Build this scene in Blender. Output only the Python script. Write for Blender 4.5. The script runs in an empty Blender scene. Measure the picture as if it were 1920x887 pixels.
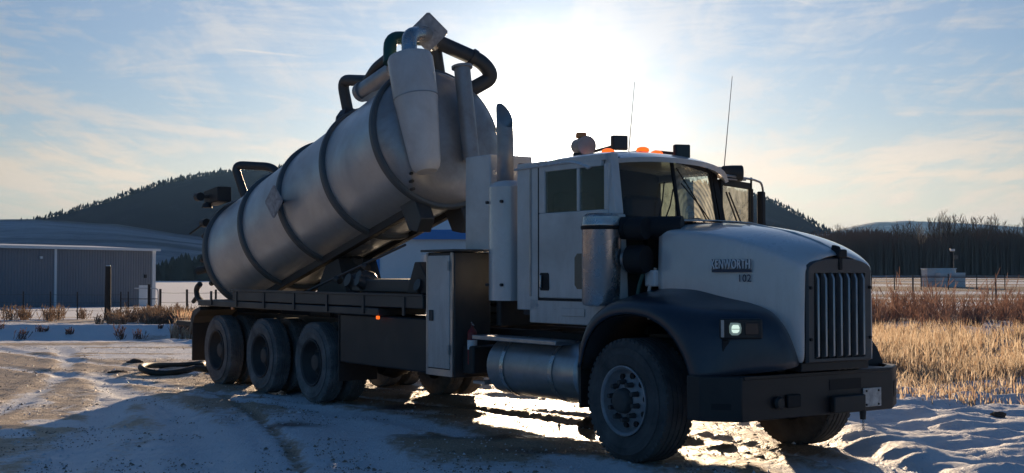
import bpy, bmesh, math, random
import numpy as np
from mathutils import Vector, Matrix
random.seed(7)
PI = math.pi
sc = bpy.context.scene
col = sc.collection

# ------------------------------------------------------------------ camera, sky, sun
FPX, YH, HC = 2384.2, 512.3, 1.672            # focal length in photo pixels, horizon row, eye height
PITCH = math.atan((YH - 443.5) / FPX)
cam_d = bpy.data.cameras.new("camera")
cam_d.sensor_width = 36.0
cam_d.lens = 36.0 * FPX / 1920.0
cam_d.clip_start = 0.1
cam_d.clip_end = 40000
cam = bpy.data.objects.new("camera", cam_d)
cam.location = (0, 0, HC)
cam.rotation_euler = (PI / 2 + PITCH, 0, 0)
col.objects.link(cam)
sc.camera = cam

SUN_EL = math.radians(6.5)
SUN_AZ = math.radians(1.55)                   # to the right of straight ahead
SDIR = Vector((math.sin(SUN_AZ) * math.cos(SUN_EL), math.cos(SUN_AZ) * math.cos(SUN_EL), math.sin(SUN_EL)))
sun_d = bpy.data.lights.new("sun", 'SUN')
sun_d.energy = 5.0
sun_d.angle = math.radians(0.55)
sun_d.color = (1.0, 0.74, 0.48)
sun = bpy.data.objects.new("sun", sun_d)
sun.rotation_euler = (-SDIR).to_track_quat('-Z', 'Y').to_euler()
col.objects.link(sun)

sc.view_settings.view_transform = 'Standard'
sc.view_settings.look = 'None'
sc.view_settings.gamma = 1
sc.view_settings.exposure = 0.98


class NT:
    """small helper round a node tree"""
    def __init__(s, tree):
        s.t = tree; s.n = tree.nodes; s.l = tree.links
    def node(s, typ, **kw):
        n = s.n.new(typ)
        for k, v in kw.items():
            if k.startswith('i_'):
                key = k[2:]
                key = int(key) if key.isdigit() else key.replace('_', ' ')
                s.put(n.inputs[key], v)
            else:
                setattr(n, k, v)
        return n
    def put(s, sock, v):
        if isinstance(v, bpy.types.NodeSocket): s.l.new(v, sock)
        else: sock.default_value = v
    def math(s, op, a, b=None, c=None, clamp=False):
        n = s.n.new('ShaderNodeMath'); n.operation = op; n.use_clamp = clamp
        s.put(n.inputs[0], a)
        if b is not None: s.put(n.inputs[1], b)
        if c is not None: s.put(n.inputs[2], c)
        return n.outputs[0]
    def mix(s, fac, a, b, blend='MIX'):
        n = s.n.new('ShaderNodeMix'); n.data_type = 'RGBA'; n.blend_type = blend
        s.put(n.inputs[0], fac); s.put(n.inputs[6], a); s.put(n.inputs[7], b)
        return n.outputs[2]
    def ramp(s, fac, stops):
        n = s.n.new('ShaderNodeValToRGB')
        s.put(n.inputs[0], fac)
        el = n.color_ramp.elements
        while len(el) < len(stops): el.new(0.5)
        for e, (p, c) in zip(el, stops):
            e.position = p; e.color = c if len(c) == 4 else (*c, 1)
        return n.outputs[0]
    def noise(s, vec, scale, detail=4, rough=0.55, dist=0.0):
        n = s.n.new('ShaderNodeTexNoise')
        if vec is not None: s.l.new(vec, n.inputs['Vector'])
        n.inputs['Scale'].default_value = scale; n.inputs['Detail'].default_value = detail
        n.inputs['Roughness'].default_value = rough; n.inputs['Distortion'].default_value = dist
        return n.outputs[0]
    def mapping(s, vec, scale=(1, 1, 1), rot=(0, 0, 0), loc=(0, 0, 0)):
        n = s.n.new('ShaderNodeMapping')
        s.l.new(vec, n.inputs[0]); n.inputs['Scale'].default_value = scale
        n.inputs['Rotation'].default_value = rot; n.inputs['Location'].default_value = loc
        return n.outputs[0]


def c3(r, g, b):
    return (r, g, b, 1)


world = bpy.data.worlds.new("World")
sc.world = world
world.use_nodes = True
N = NT(world.node_tree)
N.n.clear()
sky = N.node('ShaderNodeTexSky', sky_type='NISHITA', sun_disc=False)
sky.sun_elevation = SUN_EL
sky.sun_rotation = SUN_AZ
sky.air_density = 1.0; sky.dust_density = 0.4; sky.ozone_density = 5.0
tc = N.node('ShaderNodeTexCoord')
dirv = tc.outputs['Generated']
sep = N.node('ShaderNodeSeparateXYZ'); N.l.new(dirv, sep.inputs[0])
dot = N.node('ShaderNodeVectorMath', operation='DOT_PRODUCT'); N.l.new(dirv, dot.inputs[0]); dot.inputs[1].default_value = SDIR
cosang = N.math('MINIMUM', dot.outputs['Value'], 1.0)
ang = N.math('ARCCOSINE', cosang)                                # radians from the sun
# high thin cloud: the view direction projected on a flat layer
zc = N.math('MAXIMUM', sep.outputs[2], 0.0)
den = N.math('ADD', zc, 0.09)
pxn = N.math('DIVIDE', sep.outputs[0], den); pyn = N.math('DIVIDE', sep.outputs[1], den)
comb = N.node('ShaderNodeCombineXYZ'); N.l.new(pxn, comb.inputs[0]); N.l.new(pyn, comb.inputs[1])
m1 = N.mapping(comb.outputs[0], scale=(0.9, 0.42, 1), rot=(0, 0, 0.35), loc=(3.1, 1.7, 0))
m2 = N.mapping(comb.outputs[0], scale=(2.0, 0.5, 1), rot=(0, 0, -1.0), loc=(0.3, 5.0, 2))
n1 = N.noise(m1, 1.3, 8, 0.62, 1.3)
n2 = N.noise(m2, 2.6, 9, 0.68, 0.9)
# fine streaks of cirrus drawn out by the wind
c2 = N.node('ShaderNodeCombineXYZ'); N.l.new(N.math('MULTIPLY', sep.outputs[0], 3.0), c2.inputs[0])
N.l.new(N.math('MULTIPLY', sep.outputs[2], 15.0), c2.inputs[1]); N.l.new(sep.outputs[1], c2.inputs[2])
n3 = N.noise(N.mapping(c2.outputs[0], rot=(0, 0, 0.22), scale=(1, 1.5, 1)), 2.2, 9, 0.66, 1.2)
cl = N.math('ADD', N.math('ADD', N.math('MULTIPLY', n1, 0.42), N.math('MULTIPLY', n2, 0.28)), N.math('MULTIPLY', n3, 0.34))
lowz = N.ramp(zc, [(0.0, (1, 1, 1)), (0.078, (0.88, 0.88, 0.88)), (0.118, (0.22, 0.22, 0.22)), (0.17, (0.0, 0.0, 0.0))])
mask = N.ramp(cl, [(0.475, (0, 0, 0)), (0.575, (1, 1, 1))])
mask = N.math('MULTIPLY', mask, 0.54)
mask = N.math('ADD', mask, N.math('ADD', 0.27, N.math('MULTIPLY', lowz, 0.27)))
mask = N.math('MULTIPLY', mask, N.ramp(zc, [(0.22, (1, 1, 1)), (0.7, (0.12, 0.12, 0.12))]))
mask = N.math('MULTIPLY', mask, N.ramp(N.math('MULTIPLY', ang, 0.3183), [(0.17, (1, 1, 1)), (0.5, (0.35, 0.35, 0.35))]))
# two short vapour trails
def trail(x0, z0, x1, z1, w):
    k = (z1 - z0) / (x1 - x0)
    d = N.math('ABSOLUTE', N.math('SUBTRACT', sep.outputs[2], N.math('ADD', z0 - k * x0, N.math('MULTIPLY', sep.outputs[0], k))))
    f = N.math('SUBTRACT', 1.0, N.math('DIVIDE', d, w), clamp=True)
    e = N.math('MULTIPLY', N.math('DIVIDE', N.math('SUBTRACT', sep.outputs[0], x0), (x1 - x0) * 0.15, clamp=True), N.math('DIVIDE', N.math('SUBTRACT', x1, sep.outputs[0]), (x1 - x0) * 0.6, clamp=True))
    return N.math('MULTIPLY', f, e)
tr_ = N.math('ADD', N.math('MULTIPLY', trail(-0.215, 0.1705, -0.145, 0.1655, 0.0011), 0.55), N.math('MULTIPLY', trail(0.19, 0.215, 0.235, 0.199, 0.0016), 0.4))
mask = N.math('ADD', mask, tr_, clamp=True)
# light scattered forward by the thin cloud round the sun
g1 = N.math('POWER', 2.718, N.math('MULTIPLY', ang, -25.0))
g2 = N.math('POWER', 2.718, N.math('MULTIPLY', N.math('MULTIPLY', ang, ang), -3.2))
g3 = N.math('POWER', 2.718, N.math('MULTIPLY', N.math('MULTIPLY', ang, ang), -900.0))
lum = N.math('ADD', N.math('MULTIPLY', g2, 0.44), 0.015)
cloudcol = N.mix(lowz, c3(0.98, 0.98, 1.00), c3(1.46, 1.24, 0.98))
sc1 = N.node('ShaderNodeVectorMath', operation='SCALE'); N.l.new(cloudcol, sc1.inputs[0]); N.l.new(lum, sc1.inputs[3])
skyb = N.node('ShaderNodeVectorMath', operation='SCALE'); N.l.new(sky.outputs[0], skyb.inputs[0]); skyb.inputs[3].default_value = 0.062
mixed = N.mix(mask, skyb.outputs[0], sc1.outputs[0])
gl = N.math('ADD', N.math('MULTIPLY', g1, 1.35), N.math('MULTIPLY', g3, 9.0))
sc2 = N.node('ShaderNodeVectorMath', operation='SCALE'); sc2.inputs[0].default_value = (1.0, 0.93, 0.82); N.l.new(gl, sc2.inputs[3])
add = N.node('ShaderNodeVectorMath', operation='ADD'); N.l.new(mixed, add.inputs[0]); N.l.new(sc2.outputs[0], add.inputs[1])
bg = N.node('ShaderNodeBackground'); N.l.new(add.outputs[0], bg.inputs[0]); bg.inputs[1].default_value = 1.0
wo = N.node('ShaderNodeOutputWorld'); N.l.new(bg.outputs[0], wo.inputs[0])

# ------------------------------------------------------------------ helpers
TH = math.radians(55.43)
TX, TY = 1.983, 11.961                         # front axle of the truck on the ground
c_, s_ = math.cos(TH), math.sin(TH)
cp, sp = math.cos(PITCH), math.sin(PITCH)


def ray(px, py):
    a, b = (px - 960) / FPX, (443.5 - py) / FPX
    return Vector((a, cp - b * sp, b * cp + sp))


def W(px, py, **k):
    """point of the world behind a photo pixel, at a known x, y or z"""
    D = ray(px, py); C = Vector((0, 0, HC)); ax = 'xyz'.index(list(k)[0]); v = list(k.values())[0]
    return C + D * ((v - C[ax]) / D[ax])


def U(px, py, **k):
    """the same in the truck's own frame (x forward, y left, z up)"""
    d = ray(px, py)
    C = Vector((-TX * c_ + TY * s_, -TX * s_ - TY * c_, HC))
    D = Vector((d.x * c_ - d.y * s_, d.x * s_ + d.y * c_, d.z))
    ax = 'xyz'.index(list(k)[0]); v = list(k.values())[0]
    return C + D * ((v - C[ax]) / D[ax])


TA = 0.246
T0 = Vector((-9.827, 0, 2.241)); TAX = Vector((math.cos(TA), 0, math.sin(TA))); TUP = Vector((-math.sin(TA), 0, math.cos(TA)))
TR = 0.898


def TQ(t, up, y):
    """point given along, above and beside the tilted tank axis"""
    return T0 + TAX * t + TUP * up + Vector((0, y, 0))


def TP(px, py, t):
    """truck-frame point behind a photo pixel on the tank's cross-plane t"""
    d = ray(px, py)
    C = Vector((-TX * c_ + TY * s_, -TX * s_ - TY * c_, HC))
    D = Vector((d.x * c_ - d.y * s_, d.x * s_ + d.y * c_, d.z))
    k = (t - (C - T0).dot(TAX)) / D.dot(TAX)
    return C + D * k


def rot_to(d):
    return Vector((0, 0, 1)).rotation_difference(Vector(d).normalized()).to_matrix()


class MB:
    """collects shapes that become ONE mesh object"""
    def __init__(s):
        s.v = []; s.f = []
    def add(s, vs, fs):
        o = len(s.v)
        s.v += [tuple(v) for v in vs]
        s.f += [tuple(i + o for i in f) for f in fs]
        return s
    def box(s, a, b, m=None):
        x0, y0, z0 = a; x1, y1, z1 = b
        vs = [Vector(p) for p in ((x0, y0, z0), (x1, y0, z0), (x1, y1, z0), (x0, y1, z0), (x0, y0, z1), (x1, y0, z1), (x1, y1, z1), (x0, y1, z1))]
        if m is not None: vs = [m @ v for v in vs]
        return s.add(vs, [(0, 3, 2, 1), (4, 5, 6, 7), (0, 1, 5, 4), (1, 2, 6, 5), (2, 3, 7, 6), (3, 0, 4, 7)])
    def cyl(s, a, b, r, r2=None, n=20, caps=True):
        a, b = Vector(a), Vector(b); r2 = r if r2 is None else r2
        M = rot_to(b - a); vs = []
        for p, q in ((a, r), (b, r2)):
            for i in range(n):
                t = 2 * PI * i / n
                vs.append(p + M @ Vector((q * math.cos(t), q * math.sin(t), 0)))
        fs = [(i, (i + 1) % n, n + (i + 1) % n, n + i) for i in range(n)]
        if caps: fs += [tuple(range(n - 1, -1, -1)), tuple(range(n, 2 * n))]
        return s.add(vs, fs)
    def tube(s, pts, r, n=12, bend=0.0, caps=True):
        pts = [Vector(p) for p in pts]
        if bend > 0:
            q = [pts[0]]
            for i in range(1, len(pts) - 1):
                a, b, c = pts[i - 1], pts[i], pts[i + 1]
                d1 = (a - b); d2 = (c - b)
                k = min(bend, d1.length * 0.48, d2.length * 0.48)
                p0 = b + d1.normalized() * k; p2 = b + d2.normalized() * k
                for j in range(7):
                    t = j / 6
                    q.append(p0 * (1 - t) ** 2 + b * 2 * t * (1 - t) + p2 * t * t)
            q.append(pts[-1]); pts = q
        rs = r if isinstance(r, (list, tuple)) else [r] * len(pts)
        vs = []; up = None
        for i, p in enumerate(pts):
            d = (pts[min(i + 1, len(pts) - 1)] - pts[max(i - 1, 0)])
            d = d.normalized() if d.length > 1e-9 else Vector((0, 0, 1))
            if up is None:
                up = Vector((0, 0, 1)) if abs(d.z) < 0.9 else Vector((1, 0, 0))
            x = d.cross(up)
            x = x.normalized() if x.length > 1e-6 else Vector((1, 0, 0))
            yv = x.cross(d).normalized(); up = yv
            for k in range(n):
                t = 2 * PI * k / n
                vs.append(p + x * math.cos(t) * rs[i] + yv * math.sin(t) * rs[i])
        fs = []
        for i in range(len(pts) - 1):
            for k in range(n):
                fs.append((i * n + k, i * n + (k + 1) % n, (i + 1) * n + (k + 1) % n, (i + 1) * n + k))
        if caps: fs += [tuple(range(n - 1, -1, -1)), tuple(range((len(pts) - 1) * n, len(pts) * n))]
        return s.add(vs, fs)
    def lathe(s, prof, a, d, n=48, close=False):
        """prof: (along, radius) pairs round the axis a + d*t"""
        a = Vector(a); d = Vector(d).normalized(); M = rot_to(d); vs = []
        for t, r in prof:
            for i in range(n):
                k = 2 * PI * i / n
                vs.append(a + d * t + M @ Vector((r * math.cos(k), r * math.sin(k), 0)))
        m = len(prof); fs = []
        for j in range(m if close else m - 1):
            jj = (j + 1) % m
            for i in range(n):
                fs.append((j * n + i, j * n + (i + 1) % n, jj * n + (i + 1) % n, jj * n + i))
        return s.add(vs, fs)
    def prism(s, poly, d):
        """poly: 3D points of one face, extruded by vector d"""
        d = Vector(d); n = len(poly); vs = [Vector(p) for p in poly]; vs += [p + d for p in vs[:n]]
        return s.add(vs, [tuple(range(n - 1, -1, -1)), tuple(range(n, 2 * n))] + [(i, (i + 1) % n, n + (i + 1) % n, n + i) for i in range(n)])
    def grid(s, rows, closed=False):
        m = len(rows[0]); vs = [p for r in rows for p in r]; fs = []
        for j in range(len(rows) - 1):
            for i in range(m if closed else m - 1):
                ii = (i + 1) % m
                fs.append((j * m + i, j * m + ii, (j + 1) * m + ii, (j + 1) * m + i))
        return s.add(vs, fs)
    def mesh(s, name, mat, smooth=True, angle=35):
        me = bpy.data.meshes.new(name)
        me.from_pydata(s.v, [], s.f)
        me.validate()
        bm = bmesh.new(); bm.from_mesh(me); bmesh.ops.recalc_face_normals(bm, faces=bm.faces); bm.to_mesh(me); bm.free()
        if mat: me.materials.append(mat)
        if smooth:
            me.shade_smooth(); me.set_sharp_from_angle(angle=math.radians(angle))
        return me
    def build(s, name, mat, parent=None, bevel=0.0, smooth=True, angle=35, label=None, solid=0.0):
        me = s.mesh(name, mat, smooth, angle)
        o = bpy.data.objects.new(name, me); col.objects.link(o)
        if parent is not None: o.parent = parent
        if solid:
            md = o.modifiers.new('solidify', 'SOLIDIFY'); md.thickness = solid; md.offset = 0
        if bevel > 0:
            md = o.modifiers.new('bevel', 'BEVEL'); md.width = bevel; md.segments = 2; md.limit_method = 'ANGLE'; md.angle_limit = math.radians(40)
            md.harden_normals = False
        if label: o['label'] = label
        return o


def tag(o, label=None, cat=None, group=None, kind=None):
    for k, v in (('label', label), ('category', cat), ('group', group), ('kind', kind)):
        if v: o[k] = v
    return o


def empty(name, loc=(0, 0, 0), rz=0.0):
    o = bpy.data.objects.new(name, None); col.objects.link(o)
    o.location = loc; o.rotation_euler = (0, 0, rz); o.empty_display_size = 0.2
    return o


def link(name, me, parent=None, loc=(0, 0, 0), rz=0.0, sc_=1.0):
    o = bpy.data.objects.new(name, me); col.objects.link(o); o.parent = parent
    o.location = loc; o.rotation_euler = (0, 0, rz); o.scale = (sc_, sc_, sc_) if not isinstance(sc_, tuple) else sc_
    return o


def copy_tree(o, parent=None):
    c = o.copy(); col.objects.link(c)
    if parent is not None: c.parent = parent
    for ch in list(o.children):
        copy_tree(ch, c)
    return c


# ------------------------------------------------------------------ materials
def mat(name, base=(0.5, 0.5, 0.5), rough=0.5, metal=0.0, var=0.0, vscale=3.0, bump=0.0, bscale=40.0, coat=0.0, dirt=None,
        dirt_amt=0.0, dirt_scale=2.0, emis=None, estr=0.0, spec=0.5, rvar=0.0, mud=0.0):
    m = bpy.data.materials.new(name); m.use_nodes = True
    n = NT(m.node_tree); p = n.n['Principled BSDF']
    tcn = n.node('ShaderNodeTexCoord').outputs['Object']
    colr = c3(*base)
    if var > 0:
        nz = n.noise(tcn, vscale, 6, 0.6)
        colr = n.mix(nz, c3(*[b * (1 - var) for b in base]), c3(*[min(1, b * (1 + var)) for b in base]))
    if dirt is not None:
        nz = n.noise(tcn, dirt_scale, 8, 0.68, 0.4)
        f = n.ramp(nz, [(0.5 - 0.12, (0, 0, 0)), (0.5 + 0.22, (1, 1, 1))])
        f = n.math('MULTIPLY', f, dirt_amt)
        if mud > 0:                       # road salt and mud thrown up from below: thicker low down, in drips and specks
            sp_ = n.node('ShaderNodeSeparateXYZ'); n.l.new(tcn, sp_.inputs[0])
            n5 = n.noise(n.mapping(tcn, scale=(14, 14, 2.2)), 1.0, 6, 0.65); n6 = n.noise(tcn, 55.0, 3, 0.6)
            lo = n.math('SUBTRACT', 1.95, sp_.outputs[2])
            g_ = n.math('ADD', n.math('MULTIPLY', lo, 0.55), n.math('MULTIPLY', n.math('SUBTRACT', n5, 0.5), 1.1))
            g_ = n.math('MULTIPLY', n.ramp(g_, [(0.05, (0, 0, 0)), (0.75, (1, 1, 1))]), 0.55 * mud)
            sp6 = n.math('MULTIPLY', n.ramp(n6, [(0.62, (0, 0, 0)), (0.70, (1, 1, 1))]), n.math('MULTIPLY', g_, 0.9))
            f = n.math('MAXIMUM', f, n.math('ADD', g_, sp6), clamp=True)
        colr = n.mix(f, colr, c3(*dirt))
        rr = n.math('ADD', n.math('MULTIPLY', f, 0.4), rough, clamp=True)
        n.put(p.inputs['Roughness'], rr)
        if metal > 0: n.put(p.inputs['Metallic'], n.math('MULTIPLY', n.math('SUBTRACT', 1.0, f), metal))
    else:
        p.inputs['Roughness'].default_value = rough
        p.inputs['Metallic'].default_value = metal
        if rvar > 0:
            nz = n.noise(tcn, 5.0, 6, 0.6)
            n.put(p.inputs['Roughness'], n.math('ADD', rough - rvar / 2, n.math('MULTIPLY', nz, rvar)))
    n.put(p.inputs['Base Color'], colr)
    p.inputs['Coat Weight'].default_value = coat
    p.inputs['Coat Roughness'].default_value = 0.08
    p.inputs['Specular IOR Level'].default_value = spec
    if bump > 0:
        nz = n.noise(tcn, bscale, 6, 0.6)
        b = n.node('ShaderNodeBump'); b.inputs['Strength'].default_value = bump; b.inputs['Distance'].default_value = 0.01
        n.l.new(nz, b.inputs['Height']); n.l.new(b.outputs[0], p.inputs['Normal'])
    if emis:
        p.inputs['Emission Color'].default_value = c3(*emis); p.inputs['Emission Strength'].default_value = estr
    return m


def glass(name, tint=(0.8, 0.85, 0.85), rough=0.02, frost=0.0, arcs=None):
    """thin sheet: mirror reflection by angle over a tinted see-through pane, with a film of frost"""
    m = bpy.data.materials.new(name); m.use_nodes = True
    n = NT(m.node_tree); n.n.clear()
    out = n.node('ShaderNodeOutputMaterial')
    tr = n.node('ShaderNodeBsdfTransparent'); tr.inputs[0].default_value = c3(*tint)
    gl_ = n.node('ShaderNodeBsdfGlossy'); gl_.inputs['Roughness'].default_value = rough
    fr = n.node('ShaderNodeFresnel'); ge = n.node('ShaderNodeNewGeometry'); n.l.new(n.math('SUBTRACT', 1.5, n.math('MULTIPLY', ge.outputs['Backfacing'], 0.8333)), fr.inputs[0])
    mx = n.node('ShaderNodeMixShader'); n.l.new(fr.outputs[0], mx.inputs[0]); n.l.new(tr.outputs[0], mx.inputs[1]); n.l.new(gl_.outputs[0], mx.inputs[2])
    last = mx.outputs[0]
    if frost > 0:
        tcn = n.node('ShaderNodeTexCoord').outputs['Object']
        nz = n.noise(tcn, 3.0, 8, 0.7, 1.5)
        f = n.math('MULTIPLY', n.ramp(nz, [(0.35, (0, 0, 0)), (0.7, (1, 1, 1))]), frost)
        f = n.math('ADD', f, frost * 0.35)
        if arcs:                                  # rings left by the wiper in the frost
            dn = n.node('ShaderNodeVectorMath', operation='DISTANCE'); n.l.new(tcn, dn.inputs[0]); dn.inputs[1].default_value = arcs
            wv = n.math('ADD', n.math('MULTIPLY', n.math('SINE', n.math('ADD', n.math('MULTIPLY', dn.outputs['Value'], 95.0), n.math('MULTIPLY', nz, 5.0))), 0.5), 0.5)
            f = n.math('ADD', n.math('MULTIPLY', f, 0.6), n.math('MULTIPLY', wv, n.math('MULTIPLY', nz, frost * 1.1)), clamp=True)
        tl = n.node('ShaderNodeBsdfTranslucent'); tl.inputs[0].default_value = c3(0.75, 0.78, 0.7)
        df = n.node('ShaderNodeBsdfDiffuse'); df.inputs[0].default_value = c3(0.7, 0.72, 0.7)
        m2_ = n.node('ShaderNodeMixShader'); m2_.inputs[0].default_value = 0.3
        n.l.new(tl.outputs[0], m2_.inputs[1]); n.l.new(df.outputs[0], m2_.inputs[2])
        m3 = n.node('ShaderNodeMixShader'); n.l.new(f, m3.inputs[0]); n.l.new(last, m3.inputs[1]); n.l.new(m2_.outputs[0], m3.inputs[2])
        last = m3.outputs[0]
    n.l.new(last, out.inputs[0])
    return m


GRIME = (0.11, 0.095, 0.08)
M = {}
M['paint'] = mat('white_paint', (0.72, 0.72, 0.71), 0.26, coat=0.9, mud=0.7, dirt=(0.36, 0.33, 0.29), dirt_amt=0.3, dirt_scale=1.6, bump=0.06, bscale=3)
M['paint2'] = mat('cab_paint', (0.66, 0.66, 0.65), 0.32, coat=0.3, mud=1.0, dirt=(0.3, 0.27, 0.24), dirt_amt=0.5, dirt_scale=1.3, bump=0.05, bscale=2.5)
M['tank'] = mat('tank_aluminium', (0.60, 0.66, 0.70), 0.33, 0.65, mud=0.35, dirt=(0.30, 0.29, 0.28), dirt_amt=0.5, dirt_scale=1.1, bump=0.03, bscale=2.0)
M['head'] = mat('painted_head', (0.42, 0.42, 0.42), 0.34, 0.5, dirt=GRIME, dirt_amt=0.6, dirt_scale=1.7)
M['ring'] = mat('ring_steel', (0.11, 0.13, 0.14), 0.45, 0.2, dirt=GRIME, dirt_amt=0.35)
M['black'] = mat('black_frame_paint', (0.022, 0.024, 0.026), 0.5, dirt=(0.075, 0.065, 0.055), dirt_amt=0.5, dirt_scale=4)
M['deck'] = mat('deck_steel', (0.05, 0.055, 0.058), 0.42, 0.2, dirt=GRIME, dirt_amt=0.5, dirt_scale=3)
M['pipe'] = mat('pipe_dark', (0.05, 0.055, 0.06), 0.38, 0.2, dirt=GRIME, dirt_amt=0.4, dirt_scale=4)
M['greenpipe'] = mat('pipe_green', (0.015, 0.10, 0.085), 0.4, dirt=GRIME, dirt_amt=0.3, dirt_scale=4)
M['hose'] = mat('hose_rubber', (0.02, 0.028, 0.026), 0.6, dirt=GRIME, dirt_amt=0.3, dirt_scale=4)
M['chrome'] = mat('chrome', (0.62, 0.61, 0.60), 0.20, 1.0, dirt=(0.22, 0.20, 0.18), dirt_amt=0.5, dirt_scale=3)
M['alu'] = mat('brushed_aluminium', (0.48, 0.49, 0.50), 0.34, 0.95, dirt=(0.15, 0.13, 0.12), dirt_amt=0.5, dirt_scale=2.2)
M['rubber'] = mat('tyre_rubber', (0.05, 0.05, 0.052), 0.8, dirt=(0.20, 0.19, 0.18), dirt_amt=0.7, dirt_scale=2.5, bump=0.4, bscale=60)
M['rim'] = mat('wheel_steel', (0.38, 0.38, 0.40), 0.42, 0.3, dirt=(0.10, 0.09, 0.08), dirt_amt=0.6, dirt_scale=5)
M['rimdark'] = mat('wheel_dark', (0.06, 0.06, 0.062), 0.55, 0.2, dirt=(0.12, 0.11, 0.1), dirt_amt=0.6, dirt_scale=5)
M['fender'] = mat('fender_plastic', (0.020, 0.032, 0.052), 0.28, dirt=(0.10, 0.095, 0.09), dirt_amt=0.35, dirt_scale=2.5, coat=0.25)
M['bumper'] = mat('bumper_black', (0.016, 0.016, 0.018), 0.45, dirt=(0.06, 0.055, 0.05), dirt_amt=0.35, dirt_scale=2.5)
M['grille'] = mat('grille_shell', (0.10, 0.10, 0.105), 0.38, 0.5, dirt=GRIME, dirt_amt=0.5, dirt_scale=4)
M['mesh'] = mat('grille_backing', (0.012, 0.012, 0.014), 0.7)
M['glass'] = glass('windscreen_glass', (0.62, 0.68, 0.68), 0.03, frost=0.03)
M['glassf'] = glass('frosted_windscreen', (0.70, 0.80, 0.76), 0.05, frost=0.62, arcs=(-.75, .30, 2.12))
M['glassd'] = glass('door_glass', (0.62, 0.70, 0.66), 0.04, frost=0.42)
M['interior'] = mat('cab_interior', (0.06, 0.058, 0.06), 0.8)
M['amber'] = mat('amber_lens', (0.75, 0.14, 0.01), 0.25, emis=(1.0, 0.15, 0.015), estr=0.62)
M['amberoff'] = mat('amber_cap', (0.80, 0.28, 0.08), 0.3)
M['lampon'] = mat('headlamp_lit', (0.6, 0.66, 0.6), 0.15, emis=(0.80, 1.0, 0.84), estr=0.42)
M['lensglass'] = mat('lamp_glass', (0.42, 0.48, 0.44), 0.1, emis=(0.75, 1.0, 0.8), estr=0.05)
M['lens'] = mat('dark_lens', (0.03, 0.03, 0.035), 0.12)
M['red'] = mat('red_paint', (0.22, 0.02, 0.025), 0.4, dirt=(.1, .09, .08), dirt_amt=.5)
M['rtyre'] = mat('dusty_tyre_rubber', (0.09, 0.09, 0.09), 0.85, dirt=(0.34, 0.33, 0.32), dirt_amt=0.75, dirt_scale=2.2, bump=0.4, bscale=60)
M['plate'] = mat('licence_plate', (0.62, 0.62, 0.6), 0.5, dirt=(0.1, 0.1, 0.12), dirt_amt=0.7, dirt_scale=14)
M['placard'] = mat('placard_face', (0.40, 0.40, 0.41), 0.5, dirt=(0.10, 0.10, 0.11), dirt_amt=0.6, dirt_scale=9)
M['badge'] = mat('badge_letters', (0.85, 0.86, 0.88), 0.3, 0.0)
M['badgebar'] = mat('badge_bar', (0.03, 0.05, 0.09), 0.4)
M['decal'] = mat('decal_navy', (0.03, 0.045, 0.09), 0.4)
M['wall'] = mat('grey_cladding', (0.20, 0.21, 0.235), 0.55, var=0.08, vscale=0.6)
M['white'] = mat('white_trim', (0.75, 0.77, 0.78), 0.5, var=0.05)
M['wallw'] = mat('white_cladding', (0.70, 0.71, 0.72), 0.5, var=0.05)
M['blue'] = mat('blue_trim', (0.05, 0.22, 0.55), 0.5)
M['wood'] = mat('weathered_wood', (0.05, 0.042, 0.036), 0.85, var=0.4, vscale=8)
M['fence'] = mat('galvanised_fence', (0.16, 0.15, 0.14), 0.5, 0.4)
M['concrete'] = mat('concrete', (0.72, 0.72, 0.71), 0.8, var=0.15, vscale=2)
M['bark'] = mat('bare_bark', (0.17, 0.13, 0.10), 0.85, var=0.3, vscale=1.5)
M['conifer'] = mat('conifer_green', (0.018, 0.026, 0.022), 0.9, var=0.4, vscale=0.05)
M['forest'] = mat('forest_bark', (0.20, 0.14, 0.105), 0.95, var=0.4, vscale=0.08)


def vcol_mat(name, attr='tint', rough=0.8, trans=0.0):
    m = bpy.data.materials.new(name); m.use_nodes = True
    n = NT(m.node_tree); p = n.n['Principled BSDF']
    a = n.node('ShaderNodeAttribute', attribute_name=attr)
    n.l.new(a.outputs['Color'], p.inputs['Base Color']); p.inputs['Roughness'].default_value = rough
    if trans > 0:
        tl = n.node('ShaderNodeBsdfTranslucent'); n.l.new(a.outputs['Color'], tl.inputs[0])
        mx = n.node('ShaderNodeMixShader'); mx.inputs[0].default_value = trans
        out = n.n['Material Output']
        n.l.new(p.outputs[0], mx.inputs[1]); n.l.new(tl.outputs[0], mx.inputs[2]); n.l.new(mx.outputs[0], out.inputs[0])
    return m


M['grass'] = vcol_mat('dry_grass', trans=0.62)
M['weed'] = vcol_mat('dry_weed', trans=0.2)

# ------------------------------------------------------------------ ground
rng = np.random.default_rng(3)
_lat = [rng.random((256, 256)) for _ in range(6)]


def vn(x, y, k=0):
    L = _lat[k % 6]; xi = np.floor(x).astype(int); yi = np.floor(y).astype(int)
    fx = x - xi; fy = y - yi; fx = fx * fx * (3 - 2 * fx); fy = fy * fy * (3 - 2 * fy)
    a = L[xi % 256, yi % 256]; b = L[(xi + 1) % 256, yi % 256]; c = L[xi % 256, (yi + 1) % 256]; d = L[(xi + 1) % 256, (yi + 1) % 256]
    return (a * (1 - fx) + b * fx) * (1 - fy) + (c * (1 - fx) + d * fx) * fy


def fbm(x, y, o=4, g=0.5):
    s = 0; a = 1; t = 0
    for k in range(o):
        s = s + a * vn(x * 2 ** k + 17 * k, y * 2 ** k + 31 * k, k); t += a; a *= g
    return s / t


def sst(a, b, x):
    t = np.clip((x - a) / (b - a), 0, 1); return t * t * (3 - 2 * t)


def verge_x(y):
    """x of the road's right-hand edge at distance y"""
    return np.where(y < 16, 3.5 - 0.13 * (y - 10.6), 2.8 - 0.76 * (y - 16))


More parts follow.
